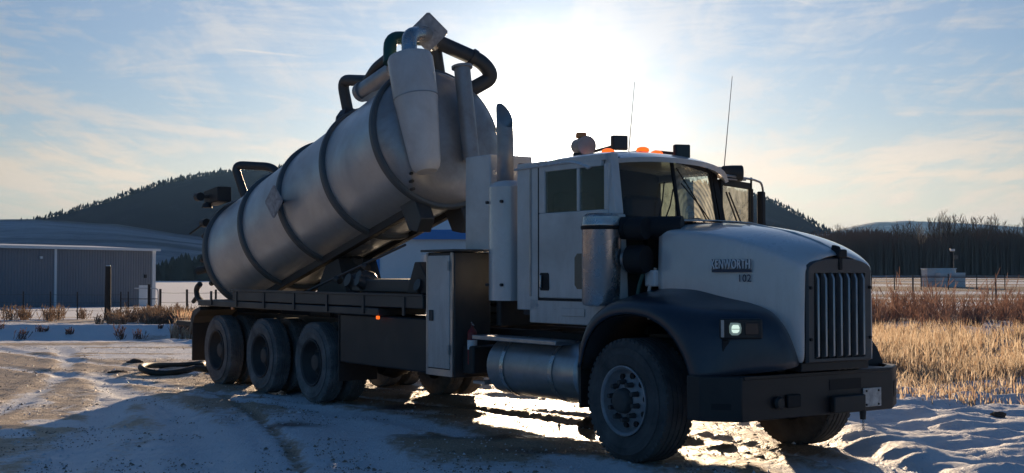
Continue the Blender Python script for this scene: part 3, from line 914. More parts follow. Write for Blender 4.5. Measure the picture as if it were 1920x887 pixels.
for pxx, w_ in ((103, 0.22), (286, 0.22), (291, 0.20)):
    u0 = min(u_at(pxx), LEN - .1); ubox('corner_trim' if pxx > 200 else 'downpipe', u0 - w_ / 2, u0 + w_ / 2, ZB, ZE, 0.12, M['white'], shed)
ud = u_at(268); dr = ubox('door', ud - .52, ud + .52, ZB + 0.25, ZB + 2.35, 0.09, M['white'], shed)
ubox('wall_lamp', ud + .05, ud + .3, ZB + 3.0, ZB + 3.3, 0.2, M['black'], shed)
ul = u_at(74); ubox('wall_lamp', ul - .12, ul + .12, 2.85, 3.05, 0.25, M['white'], shed)

# white building with blue trim behind the truck
WD = 116.0
wb = tag(empty('white_building', (-10, WD, -0.9)), 'white metal building with blue trim seen through the gap under the raised tank', 'building')
def wx(px): return (px - 960) / FPX * WD + 10
def wz(py): return HC - (py - YH) / FPX * WD + 0.9
MB().box((wx(640), 0, -0.6), (wx(1060), 14, wz(447))).build('wall', M['wallw'], wb, smooth=False)
MB().add([(wx(632), -.5, wz(436)), (wx(1066), -.5, wz(434)), (wx(1066), 7, wz(399)), (wx(632), 7, wz(399)), (wx(1066), 14.5, wz(436)), (wx(632), 14.5, wz(436))], [(0, 1, 2, 3), (3, 2, 4, 5)]).build('roof', M['white'], wb, smooth=False)
MB().box((wx(632), -.55, wz(449)), (wx(1066), -.40, wz(431))).build('fascia', M['blue'], wb, smooth=False)
MB().box((wx(700), -.1, -0.6), (wx(712), 0.0, wz(449))).build('corner_trim', M['blue'], wb, smooth=False)
MB().box((wx(652), -.06, -0.6), (wx(694), 0.0, wz(478))).build('window_wall', mat('teal_glass', (0.06, 0.16, 0.17), 0.2), wb, smooth=False)
dpan = MB().box((wx(795), -.05, -0.5), (wx(884), -.0, wz(470)))
gd = dpan.build('overhead_door', M['white'], wb, smooth=False)
zz0, zz1 = -0.5, wz(470)
for k in range(5):
    a, b = zz0 + (zz1 - zz0) * k / 5 + .05, zz0 + (zz1 - zz0) * (k + 1) / 5 - .05
    MB().box((wx(797), -.10, a), (wx(882), -.055, b)).build('panel', M['white'], gd, smooth=False)
for s in (795, 886):
    MB().box((wx(s) - .08, -.14, -.5), (wx(s) + .08, -.05, zz1 + .15)).build('door_frame', M['white'], wb, smooth=False)

# small pale building above the wood, left of the lone tree
fb = tag(empty('hillside_building', (xyz(1520, 445, 620).x, 620, xyz(1520, 450, 620).z)), 'small pale building at the foot of the mountain just above the bonnet nose', 'building')
MB().box((-9, 0, -14), (9, 8, 2.6)).build('wall', mat('pale_wall', (0.35, 0.38, 0.42), 0.7, var=0.15), fb, smooth=False)
MB().prism([(-9.5, -.5, 2.6), (9.5, -.5, 2.6), (9.5, -.5, 2.9), (-9.5, -.5, 2.9)], (0, 9, 0)).build('roof', M['white'], fb, smooth=False)

# concrete block and lamp post in the right field
CD = 119.0
zc_ = float(zlarge(np.array([41.0]), np.array([CD]))[0])
cb = tag(empty('concrete_block', (xyz(1772, 520, CD).x, CD, zc_)), 'pale concrete bunker box standing in the snowy right field', 'block')
MB().box((-1.45, 0.6, -.3), (1.25, 2.4, 1.66)).build('rear_block', M['concrete'], cb, bevel=.04)
MB().box((-0.75, -.9, -.3), (1.6, 0.55, 1.32)).build('front_block', M['concrete'], cb, bevel=.04)
MB().box((-1.5, 0.5, 1.665), (1.3, 2.5, 1.74)).build('lid', M['white'], cb)
lp = tag(empty('lamp_post', (xyz(1788, 505, CD + 4).x, CD + 4, zc_)), 'thin lamp post rising behind the concrete bunker box', 'lamp post')
MB().cyl((0, 0, -.3), (0, 0, 3.4), .055, .04, n=8).build('pole', M['fence'], lp)
MB().box((-.3, -.15, 3.40), (.1, .15, 3.62)).build('lamp_head', M['white'], lp, bevel=.03)
MB().box((.0, -.12, 2.65), (.4, .1, 3.0)).build('bracket_box', M['fence'], lp, bevel=.02)


# ------------------------------------------------------------------ fences
def fence(name, label, group, pts_, height, wires, post_r, rail=None, mesh_step=0, cat='fence', wire_r=0.006):
    o = empty(name, (pts_[0][0], pts_[0][1], 0)); tag(o, label, cat, group)
    ox, oy = pts_[0][0], pts_[0][1]
    P = [Vector((x - ox, y - oy, float(ground_z(np.array([x]), np.array([y]))[0]))) for x, y in pts_]
    for q in P:
        lx = random.uniform(-.02, .02)
        MB().cyl(q - Vector((0, 0, .2)), q + Vector((lx, 0, height + .06)), post_r, n=8).build('post', M['fence'] if rail else M['wood'], o)
    for w in wires:
        for a, b in zip(P[:-1], P[1:]):
            sag = Vector((0, 0, -0.015))
            MB().tube([a + Vector((0, -post_r, height * w)), (a + b) / 2 + Vector((0, -post_r, height * w)) + sag, b + Vector((0, -post_r, height * w))], wire_r, n=4).build('wire', M['fence'], o)
    if rail:
        for a, b in zip(P[:-1], P[1:]):
            MB().cyl(a + Vector((0, 0, height)), b + Vector((0, 0, height)), rail, n=8).build('top_rail', M['fence'], o)
    if mesh_step:
        m = MB(); r = 0.0022
        for a, b in zip(P[:-1], P[1:]):
            L = (b - a).length; d = (b - a) / L; t = 0.0
            while t < L:
                for s in (-1, 1):
                    t1 = t + s * height
                    h1 = height
                    if t1 < 0: h1 = t; t1 = 0
                    if t1 > L: h1 = L - t; t1 = L
                    p0 = a + d * t + Vector((0, -post_r, .03)); p1 = a + d * t1 + Vector((0, -post_r, .03 + h1 * .97))
                    m.add([p0 - Vector((r, 0, 0)), p0 + Vector((r, 0, 0)), p1 + Vector((r, 0, 0)), p1 - Vector((r, 0, 0))], [(0, 1, 2, 3)])
                t += mesh_step
        tag(m.build('chain_link', M['fence'], o, smooth=False), kind='stuff')
    return o


FD = 50.0
fx = [(W(1712, 560, y=FD).x + k * 3.27, FD) for k in range(-4, 8)]
fence('chain_link_fence', 'chain link fence with round top rail behind the brown weeds at right', None, fx, 1.52, (0.5, 0.03), 0.035, rail=0.024, mesh_step=0.11)
fx = [(W(pxx, 520, y=104).x, 104) for pxx in (1590, 1634, 1677, 1727, 1778, 1831, 1884, 1937)]
fence('far_wire_fence', 'distant low post fence crossing the snow field in front of the wood', None, fx, 1.25, (0.55, 0.95), 0.045, wire_r=0.012)
fx = [(W(pxx, 590, y=46).x, 46) for pxx in (-60, -8, 43, 95, 145, 226, 241)]
fence('wire_fence', 'thin wire fence on dark posts left of the thick wooden post', None, fx, 0.95, (0.35, 0.65, 0.95), 0.022, wire_r=0.005)
fx = [(W(300, 590, y=46).x, 46), (W(351, 580, y=48.5).x, 48.5), (W(404, 580, y=51).x, 51), (W(460, 580, y=54).x, 54), (W(520, 575, y=58).x, 58), (W(600, 570, y=62).x, 62)]
fence('pasture_fence', 'wire pasture fence between the tube gate and the truck rear', None, fx, 1.05, (0.25, 0.6, 0.93), 0.045, wire_r=0.008)
wp = W(201.5, 598, y=45)
o = tag(empty('wooden_post', (wp.x, 45, gz(wp.x, 45) - .1)), 'thick dark wooden post standing in front of the grey shed', 'post')
MB().cyl((0, 0, 0), (.01, 0, 2.02), .115, .095, n=14).build('shaft', M['wood'], o, bevel=.012)
MB().cyl((.01, 0, 2.02), (.01, 0, 2.05), .085, .07, n=14).build('snow_cap', M['white'], o)
ga, gb = W(252, 590, y=46).x, W(297, 590, y=46).x
o = tag(empty('tube_gate', (ga, 46, gz(ga, 46))), 'small galvanised tube gate with rounded top corner by the shed door', 'gate')
L = gb - ga
MB().tube([(0.0, 0, 1.13), (L - .02, 0, 1.13), (L, 0, 0.0)], .022, bend=.14).build('frame', M['white'], o)
for z in (0.42, 0.75):
    MB().cyl((-.5, 0, z), (L - .01, 0, z), .014, n=8).build('rail', M['fence'], o)
MB().cyl((L * .62, -.05, -.1), (L * .62, -.05, 1.28), .05, n=10).build('gate_post', M['wood'], o)

# ------------------------------------------------------------------ the truck
truck = tag(empty('vacuum_tank_truck', (TX, TY, 0), -TH), 'large white vacuum tank truck with its polished tank tilted up at the front', 'truck')
V = Vector


def wheel_parts(R, wd, rr, front):
    """origin at the middle of the outer face, axis along -y outward"""
    ax = (0, -1, 0)
    t = MB()
    g = []
    x = -0.05
    prof = [(-.035, rr), (-.012, rr + .02), (-.004, rr + .045), (0.0, R * .74), (.004, R * .755), (0.0, R * .77), (0.0, R * .85), (.003, R * .86), (-.001, R * .875), (-.012, R - .07), (-.045, R - .012), (-.055, R)]
    tw = wd - 0.11; k = 5
    for i in range(k):
        a = -.055 - tw * (i + .0) / k; b = -.055 - tw * (i + .78) / k
        prof += [(b, R), (b - .002, R - .014), (-.055 - tw * (i + .97) / k, R - .014), (-.055 - tw * (i + 1) / k, R)] if i < k - 1 else [(b, R)]
    prof += [(-wd + .055, R), (-wd + .045, R - .012), (-wd + .012, R - .07), (-wd, R * .8), (-wd + .01, rr + .04), (-wd + .03, rr)]
    t.lathe(prof, (0, 0, 0), ax, n=72)
    n_ = 54
    for i in range(n_):                                   # shoulder lugs
        a = 2 * PI * i / n_; Mx = Matrix.Rotation(a, 4, 'Y')
        for (y0, y1) in ((.034, .085), (wd - .085, wd - .034)):
            t.box((-.020, y0, R - .05), (.020, y1, R - .004 if front else R - .002), Mx)
    rim = MB()
    if front:
        rim.lathe([(-wd + .05, rr - .01), (-.05, rr - .012), (-.03, rr + .006), (0.002, rr + .012), (.006, rr), (-.01, rr - .018), (-.07, rr - .035), (-.095, rr - .06), (-.085, rr - .085), (-.03, .145), (-.02, .10), (-.02, 0.0)], (0, 0, 0), ax, n=56)
    else:
        rim.lathe([(-wd + .03, rr - .01), (-.05, rr - .012), (-.03, rr + .006), (0.0, rr + .010), (.003, rr), (-.015, rr - .018), (-.13, rr - .03), (-.165, rr - .055), (-.17, .15), (-.165, 0.0)], (0, 0, 0), ax, n=48)
    hub = MB()
    if front:
        hub.lathe([(-.02, .115), (.035, .105), (.05, .09), (.055, .06), (.055, 0)], (0, 0, 0), ax, n=28)
    else:
        hub.lathe([(-.168, .145), (-.10, .125), (-.06, .10), (-.055, .08), (-.05, 0)], (0, 0, 0), ax, n=28)
    nut = MB(); dd = 0.0 if front else -.165; rn = .165 if front else .168
    for i in range(10):
        a = 2 * PI * i / 10 + .1; x, z = rn * math.cos(a), rn * math.sin(a)
        nut.cyl((x, -dd + .02 if not front else .04, z), (x, -(dd + .035), z), .024, .019, n=8)
    hole = MB()
    for i in range(10):
        a = 2 * PI * (i + .5) / 10 + .1; q = .222 if front else .215; x, z = q * math.cos(a), q * math.sin(a)
        if front: hole.cyl((x, .09, z), (x, .068, z), .027, n=12)
        else: hole.cyl((x, .18, z), (x, .164, z), .027, n=12)
    return t, rim, hub, nut, hole


def make_wheel_meshes(R, wd, rr, front):
    t, rim, hub, nut, hole = wheel_parts(R, wd, rr, front)
    return (t.mesh('tyre', M['rubber'] if front else M['rtyre'], angle=28), rim.mesh('wheel', M['rim'] if front else M['rimdark'], angle=30), hub.mesh('hub', M['rimdark'], angle=40),
            nut.mesh('wheel_nuts', M['rimdark'], angle=30), hole.mesh('hand_holes', M['mesh']))


NUT_F = MB().cyl((0, .04, 0), (0, -.035, 0), .026, .020, n=8).mesh('wheel_nut', M['rimdark']); HOLE_F = MB().cyl((0, .09, 0), (0, .066, 0), .027, n=12).mesh('hand_hole', M['mesh'])
NUT_R = MB().cyl((0, .18, 0), (0, .13, 0), .024, .019, n=8).mesh('wheel_nut', M['rimdark']); HOLE_R = MB().cyl((0, .18, 0), (0, .162, 0), .027, n=12).mesh('hand_hole', M['mesh'])
FW = make_wheel_meshes(0.550, 0.385, 0.30, True)
RW = make_wheel_meshes(0.522, 0.27, 0.295, False)


def put_wheel(ms, loc, side, roll=0.0, steer=0.0, bare=False):
    w_ = link('wheel', ms[1], truck, loc)
    w_.rotation_euler = (0, roll, steer) if side < 0 else (0, roll, PI + steer)
    for nm, me in (('tyre', ms[0]), ('hub', ms[2])):
        if bare and nm != 'tyre': continue
        link(nm, me, w_)
    if not bare:
        front = ms is FW; nm_, hm_ = (NUT_F, HOLE_F) if front else (NUT_R, HOLE_R)
        rn = .165 if front else .168; q = .222 if front else .215
        for i in range(10):
            a = 2 * PI * i / 10 + .1; link('wheel_nut', nm_, w_, (rn * math.cos(a), 0, rn * math.sin(a)))
            a = 2 * PI * (i + .5) / 10 + .1; link('hand_hole', hm_, w_, (q * math.cos(a), 0, q * math.sin(a)))
    return w_


for s in (-1, 1):
    put_wheel(FW, (0, s * 1.22, .545), s, roll=.3)
for i in range(3):
    xw = -6.318 - 1.628 * i
    for s in (-1, 1):
        put_wheel(RW, (xw, s * 1.22, .518), s, roll=.4 * i)
        put_wheel(RW, (xw, s * (1.22 - .34), .518), s, roll=.4 * i, bare=True)
    MB().cyl((xw, -.6, .52), (xw, .6, .52), .09, n=16).lathe([(-.28, .09), (-.2, .2), (0, .26), (.2, .2), (.28, .09)], (xw, 0, .52), (0, 1, 0), n=20).build('rear_axle', M['black'], truck)
    for s in (-1, 1):
        MB().tube([(xw - .55, s * .5, .78), (xw, s * .5, .66), (xw + .55, s * .5, .78)], .05, n=8).build('leaf_spring', M['black'], truck)
        MB().cyl((xw + .2, s * .42, .62), (xw + .2, s * .62, .62), .16, n=18).build('brake_chamber', M['black'], truck)
MB().cyl((0, -.85, .52), (0, .85, .52), .075, n=14).build('front_axle', M['black'], truck)
MB().tube([(.32, -.75, .47), (.32, .75, .47)], .035, n=8).build('tie_rod', M['black'], truck)
for s in (-1, 1):
    MB().tube([(-.75, s * .5, .70), (0, s * .5, .60), (.8, s * .5, .74)], .045, n=8).build('leaf_spring', M['black'], truck)
    MB().box((-10.6, s * .43 - .045, .78), (1.15, s * .43 + .045, 1.06)).build('frame_rail', M['black'], truck, bevel=.01)
for x in (-10.4, -9.1, -7.2, -5.4, -4.2, -3.1, -1.8, -0.6, .9):
    MB().box((x - .06, -.39, .80), (x + .06, .39, 1.03)).build('crossmember', M['black'], truck)
MB().box((-.9, -.36, .62), (.95, .36, 1.5)).build('engine', M['black'], truck, bevel=.08)
MB().box((-2.2, -.25, .62), (-.92, .25, 1.05)).build('gearbox', M['black'], truck, bevel=.08)
MB().cyl((-2.2, 0, .72), (-5.9, 0, .62), .06, n=10).build('drive_shaft', M['black'], truck)

# deck, trays and hose racks along both sides
for s in (-1, 1):
    a, b = sorted((s * .55, s * 1.21))
    MB().box((-10.35, a, 1.17), (-4.52, b, 1.262)).build('mudguard_deck', M['deck'], truck, bevel=.012)
    MB().prism([V((-8.95, s * 1.215, 1.275)), V((-3.48, s * 1.215, 1.275)), V((-3.48, s * 1.215, 1.425)), V((-8.95, s * 1.215, 1.405))], (0, -s * .42, 0)).build('hose_tray', M['deck'], truck, bevel=.01)
    MB().box((-9.0, s * 1.222 - .012, 1.41), (-3.46, s * 1.222 + .012, 1.437)).build('tray_lip', M['deck'], truck, bevel=.004)
    for x in np.arange(-9.8, -3.6, .98):
        MB().box((x, s * 1.218 - .01, 1.19), (x + .05, s * 1.218 + .01, 1.40)).build('tray_bracket', M['deck'], truck)
    MB().box((-5.64, min(s * .6, s * 1.14), 0.56 if s < 0 else .33), (-3.5 if s < 0 else -2.33, max(s * .6, s * 1.14), 1.165)).build('side_toolbox', M['black'], truck, bevel=.02)  # far box is out of view, made lower and longer to block sun
    MB().box((-10.62, min(s * .65, s * 1.2), .30), (-10.585, max(s * .65, s * 1.2), 1.08)).build('mudflap', M['black'], truck)
    MB().prism([V((-10.30, s * 1.2, 1.16)), V((-10.62, s * 1.2, 1.08)), V((-10.78, s * 1.2, .74)), V((-10.70, s * 1.2, .70)), V((-10.52, s * 1.2, 1.0)), V((-10.28, s * 1.2, 1.1))], (0, -s * .62, 0)).build('rear_mudguard', M['deck'], truck, bevel=.01)
    MB().box((-5.68, min(s * .6, s * 1.14), .32), (-5.66, max(s * .6, s * 1.14), 1.15)).build('mudflap', M['black'], truck)
for x in (-9.13, -7.5):
    MB().box((x - .015, -.36, .55), (x + .015, .36, 1.15)).build('axle_baffle', M['black'], truck)
MB().cyl((-9.9, -.72, 1.33), (-3.7, -.72, 1.33), .075, n=16).build('suction_line', M['greenpipe'], truck)
MB().cyl((-8.8, 1.0, 1.52), (-3.7, 1.0, 1.55), .07, n=16).build('suction_line', M['pipe'], truck)
MB().box((-5.6, -1.0, 1.44), (-3.5, .9, 1.60)).build('cross_tray', M['deck'], truck, bevel=.02)
for (x, y, z, r) in ((-5.65, -.9, 1.55, .12), (-5.45, -.85, 1.6, .1), (-5.3, -.95, 1.54, .09), (-3.75, -1.0, 1.5, .1)):
    MB().lathe([(-.1, r * .7), (-.05, r), (.05, r), (.1, r * .7), (.14, r * .7), (.14, 0)], (x, y, z), (0, -1, .3), n=16).build('hose_valve', M['pipe'], truck)
MB().prism([V((-4.05, -1.1, 1.44)), V((-3.55, -1.1, 1.44)), V((-3.60, -1.1, 1.62)), V((-3.75, -1.1, 1.80)), V((-3.86, -1.1, 1.80))], (0, .35, 0)).build('tank_rest', M['black'], truck, bevel=.01)
MB().cyl((-3.80, -1.0, 1.80), (-3.80, -1.0, 1.88), .05, .04, n=12).build('beacon_cap', M['white'], truck)
lm = MB().box((-8.98, -1.225, 1.14), (-8.90, -1.20, 1.175)).build('side_marker', M['amberoff'], truck, bevel=.006)
MB().box((-4.545, -1.225, 1.13), (-4.49, -1.20, 1.17)).build('side_marker', M['amber'], truck, bevel=.006)
# rear bumper step and hitch
MB().box((-11.55, -1.12, .82), (-10.62, 1.12, .90)).build('rear_step', M['black'], truck, bevel=.01)
for k in range(12):
    x = -11.5 + k * .04 + random.uniform(-.01, .01)
    MB().cyl((x, -1.10 + random.uniform(0, .1), .82), (x, -1.10, .82 - random.uniform(.02, .09)), .008, .002, n=5).build('icicle', M['deck'], truck)
MB().box((-10.64, -1.0, .62), (-10.58, 1.0, 1.15)).build('rear_plate', M['black'], truck)
MB().tube([(-10.35, -1.12, 1.2), (-10.62, -1.12, 1.30), (-10.66, -1.12, 1.43), (-10.5, -1.12, 1.50)], .045, bend=.1, n=8).tube([(-10.62, -1.12, 1.3), (-10.78, -1.12, 1.22)], .035, n=8).build('hinge_lever', M['black'], truck)

# cabinet behind the cab
MB().box((-3.42, -1.19, .55), (-2.86, -.72, 1.90)).build('tall_cabinet', M['deck'], truck, bevel=.012)
cabd = MB().box((-3.375, -1.212, .64), (-2.925, -1.194, 1.865)).build('cabinet_door', M['paint2'], truck, bevel=.006)
MB().box((-3.33, -1.228, 1.15), (-3.25, -1.213, 1.27)).build('latch', M['rimdark'], cabd, bevel=.006)
for z in (.8, 1.70):
    MB().cyl((-2.93, -1.222, z), (-2.93, -1.222, z + .1), .012, n=8).build('hinge', M['alu'], cabd)
MB().box((-3.50, -1.235, 1.905), (-2.80, -.68, 1.93)).build('cabinet_lid', M['deck'], truck, bevel=.004)
for (x0, x1) in ((-3.42, -3.385), (-2.915, -2.87)):
    MB().box((x0, -1.206, .56), (x1, -1.192, 1.895)).build('cabinet_frame', M['alu'], truck)
MB().box((-3.41, -1.208, .56), (-2.87, -1.192, .63)).build('cabinet_frame', M['alu'], truck)
ex = MB().cyl((-2.72, -1.05, .70), (-2.72, -1.05, 1.04), .052, n=20).lathe([(0, .052), (.03, .036), (.05, .016), (.08, .016)], (-2.72, -1.05, 1.04), (0, 0, 1), n=20).build('fire_extinguisher', M['red'], truck)
MB().cyl((-2.72, -1.05, .86), (-2.72, -1.05, .96), .0535, n=20, caps=False).build('label_band', M['white'], ex)
MB().tube([(-2.72, -1.05, 1.10), (-2.66, -1.1, 1.15), (-2.58, -1.12, 1.12)], .008, n=6).build('handle', M['chrome'], ex)
MB().box((-2.84, -1.1, .60), (-2.62, -.7, .9)).build('mounting_step', M['black'], truck, bevel=.02)

# muffler, stack and bulkhead behind the sleeper
MB().box((-3.16, -.86, 1.92), (-2.66, -.30, 2.955)).build('bulkhead_cabinet', M['paint2'], truck, bevel=.015)
MB().box((-2.64, -.80, 1.1), (-2.56, .80, 2.20)).build('headache_rack', M['deck'], truck, bevel=.02)
mg = MB()
rows = []
for z in (1.385, 2.58, 2.62, 2.645):
    k = 0 if z < 2.59 else (.03 if z < 2.63 else .08)
    r = []
    for j in range(13):
        a = PI * j / 12
        r.append((-2.365 + (.205 - k) * math.cos(a), -.84 - (.17 - k) * math.sin(a) ** .6, z))
    r += [(-2.365 - (.205 - k), -.70, z), (-2.365 + (.205 - k), -.70, z)]
    rows.append(r)
mg.grid(rows, closed=True).add(rows[-1], [tuple(range(15))]).add(rows[0], [tuple(range(15))])
mgo = mg.build('muffler_guard', M['paint'], truck)
for z in (1.55, 2.42):
    for x in (-2.50, -2.23):
        MB().cyl((x, -.99, z), (x, -1.02, z), .016, n=8).build('bolt', M['rimdark'], mgo)
st_ = MB(); R_ = .088; rows = []
for (z, dx, r) in ((2.55, 0, R_), (3.0, 0, R_), (3.12, -.002, R_), (3.22, -.012, R_)):
    rows.append([(-2.46 + dx + r * math.cos(2 * PI * i / 24), -.80 + r * math.sin(2 * PI * i / 24), z) for i in range(24)])
rows.append([(-2.475 + .09 * math.cos(2 * PI * i / 24), -.80 + .09 * math.sin(2 * PI * i / 24), 3.36 - .14 * math.cos(2 * PI * i / 24)) for i in range(24)])
st_.grid(rows, closed=True)
st_.build('exhaust_stack', M['head'], truck, solid=.004)

# steps and fuel tank
MB().box((-2.44, -1.235, .985), (-.98, -.98, 1.03)).build('running_board', M['alu'], truck, bevel=.008)
for s in (-1, 1):
    ft = MB().lathe([(0, 0), (0, .24), (.015, .275), (.04, .295), (1.50, .295), (1.525, .275), (1.54, .24), (1.54, 0)], (-2.26, s * .90, .72 if s < 0 else .60), (1, 0, 0), n=48).build('fuel_tank', M['alu'], truck)  # far tank hung lower to block sun under the truck
    for x in (-1.95, -1.12):
        MB().lathe([(-.03, .298), (-.03, .306), (.03, .306), (.03, .298)], (x, s * .90, .72 if s < 0 else .60), (1, 0, 0), n=48).build('strap', M['chrome'], ft)
    MB().box((-.70, min(s * .7, s * 1.17), .42), (-.67, max(s * .7, s * 1.17), 1.02)).build('front_mudflap', M['black'], truck)
MB().box((-2.5, -.50, .48), (-.75, 1.1, .62)).box((-2.7, .6, .30), (-2.3, 1.18, 1.0)).build('belly_plate', M['black'], truck)  # far upright box added out of view to block low sun
for z in (.52,):
    MB().box((-2.5, -1.18, z), (-2.28, -.9, z + .03)).build('lower_step', M['alu'], truck)

# ---- cab: panels round an open inside
YN = -.97
cab = MB()
cab.prism([V((-1.775, YN, 1.175)), V((-.42, YN, 1.175)), V((-.42, YN, 1.42)), V((-1.775, YN, 1.42))], (0, .05, 0))
sill = cab.build('sill_panel', M['paint2'], truck, bevel=.01)
MB().box((-1.22, YN - .012, 1.255), (-.86, YN - .001, 1.335)).build('step_plate', M['paint2'], sill, bevel=.006)
MB().prism([V((-1.995, YN, 1.30)), V((-1.62, YN, 1.30)), V((-1.62, YN, 2.79)), V((-1.995, YN, 2.79))], (0, .05, 0)).build('rear_quarter_panel', M['paint2'], truck, bevel=.008)
MB().box((-1.765, YN - .010, 1.44), (-1.742, YN - .001, 2.75)).build('seam_trim', M['alu'], truck)
MB().prism([V((-.50, YN, 1.42)), V((-.36, YN, 1.42)), V((-.40, YN, 2.22)), V((-.50, YN, 2.22))], (0, .12, 0)).build('cowl_side', M['paint2'], truck, bevel=.008)
MB().prism([V((-1.60, YN, 2.735)), V((-.56, YN, 2.735)), V((-.58, YN, 2.79)), V((-1.60, YN, 2.79))], (0, .06, 0)).build('door_header', M['paint2'], truck)
MB().prism([V((-.505, YN, 2.22)), V((-.40, YN, 2.22)), V((-.53, YN + .04, 2.80)), V((-.62, YN + .04, 2.80))], (0, .10, 0)).build('windscreen_pillar', M['paint2'], truck, bevel=.01)
# right-hand door, closed
door = MB().prism([V((-1.60, YN - .012, 1.425)), V((-.505, YN - .012, 1.425)), V((-.505, YN - .012, 2.27)), V((-1.60, YN - .012, 2.27))], (0, .05, 0)).build('door', M['paint2'], truck, bevel=.012)
MB().box((-1.625, YN - .004, 1.40), (-.49, YN + .002, 1.425)).build('door_gap', M['mesh'], truck)
MB().box((-1.625, YN - .004, 1.425), (-1.603, YN + .002, 2.76)).build('door_gap', M['mesh'], truck)
for (a, b) in (((-1.60, 2.27), (-1.50, 2.735)), ((-1.50, 2.68), (-.60, 2.735)), ((-.98, 2.27), (-.94, 2.68)), ((-.56, 2.27), (-.505, 2.70))):
    MB().box((a[0], YN - .010, a[1]), (b[0], YN + .03, b[1])).build('window_frame', M['paint2'], door, bevel=.006)
MB().box((-1.50, YN + .005, 2.27), (-.98, YN + .010, 2.68)).build('window', M['glass'], door)
MB().box((-.94, YN + .005, 2.27), (-.56, YN + .010, 2.68)).build('vent_window', M['glass'], door)
lwf = MB().prism([V((x, YN - .02, z)) for x, z in ((-1.0, 1.56), (-.96, 1.52), (-.60, 1.52), (-.58, 1.56), (-.58, 1.82), (-.60, 1.86), (-.96, 1.86), (-1.0, 1.82))], (0, .01, 0)).build('lower_window', mat('smoked_glass', (0.13, 0.12, 0.10), 0.18), door)
dh = MB().prism([V((x, YN - .018, z)) for x, z in ((-1.575, 1.52), (-1.56, 1.50), (-1.43, 1.50), (-1.42, 1.52), (-1.425, 1.66), (-1.44, 1.675), (-1.56, 1.675), (-1.575, 1.66))], (0, .008, 0)).build('handle_recess', M['mesh'], door)
MB().box((-1.552, YN - .045, 1.525), (-1.527, YN - .02, 1.655)).build('door_handle', M['chrome'], door, bevel=.008)
# far side: open doorway and its open door
YF = .97
rq = MB().box((-1.995, YF - .05, 1.30), (-1.62, YF, 2.29)).box((-1.995, YF - .05, 2.67), (-1.62, YF, 2.79)).box((-1.69, YF - .05, 2.2905), (-1.62, YF, 2.6695)).build('rear_quarter_panel', M['paint2'], truck)
MB().box((-1.95, YF - .03, 2.29), (-1.69, YF - .02, 2.67)).build('quarter_window', M['glassd'], rq)
MB().box((-1.62, YF - .05, 1.175), (-.90, YF, 1.42)).build('sill_panel', M['paint2'], truck)
MB().box((-1.60, YF - .06, 2.735), (-1.02, YF, 2.79)).build('door_header', M['paint2'], truck)
MB().prism([V((-1.0, YF, 1.42)), V((-.88, YF, 1.42)), V((-.93, YF - .03, 2.22)), V((-1.03, YF - .07, 2.76)), V((-1.10, YF - .07, 2.76)), V((-1.02, YF, 2.22))], (0, -.07, 0)).build('windscreen_pillar', M['mesh'], truck)  # near-black colour stands for cab paint lying in shade
MB().box((-2.0, -.95, 1.30), (-1.96, .95, 2.80)).build('cab_back', M['interior'], truck)
MB().box((-1.95, -.92, 1.25), (-.5, .92, 1.32)).build('cab_floor', M['interior'], truck)
MB().box((-.60, -.88, 1.3), (-.45, .88, 2.17)).build('dashboard', M['interior'], truck, bevel=.04)
for y in (-.45, .45):
    st0 = MB().box((-1.65, y - .25, 1.32), (-1.15, y + .25, 1.78)).build('seat', M['interior'], truck, bevel=.05)
    MB().box((-1.78, y - .24, 1.75), (-1.62, y + .24, 2.50)).build('backrest', M['interior'], st0, bevel=.05)
MB().lathe([(0, .21), (.012, .222), (.024, .21), (.012, .198)], (-.98, .45, 2.06), (-.8, 0, .6), n=28, close=True).tube([(-.98, .45, 2.06), (-.62, .45, 1.85)], .025, n=8).build('steering_wheel', M['mesh'], truck)
# roof with its overhanging sun visor
ys = np.linspace(-1, 1, 21)
def roof_front(y): return -.56 - .32 * abs(y) ** 2.2 - .085 * y
rows = []; rows2 = []
for u in np.linspace(0, 1, 14):
    r = []; r2 = []
    for y in ys:
        x0 = -2.02; x1 = roof_front(y) + .02; x = x0 + (x1 - x0) * u
        z = 2.79 - .02 * y * u + .085 * (1 - abs(y) ** 2.6) * (1 - .35 * (1 - u) ** 2)
        z -= .085 * max(0, (u - .72) / .28) ** 1.6
        ed = .055 * (abs(y) ** 14)
        r.append((x, y * 1.0, z - ed)); r2.append((x - (.03 if u > .98 else 0), y * .985, z - .045 - ed * .4))
    rows.append(r); rows2.append(r2)
rf = MB().grid(rows).grid(rows2)
rf.grid([rows[-1], rows2[-1]]).grid([rows[0], rows2[0]]).grid([[r[0] for r in rows], [r[0] for r in rows2]]).grid([[r[-1] for r in rows], [r[-1] for r in rows2]])
roof = rf.build('cab_roof', M['paint'], truck, angle=50)
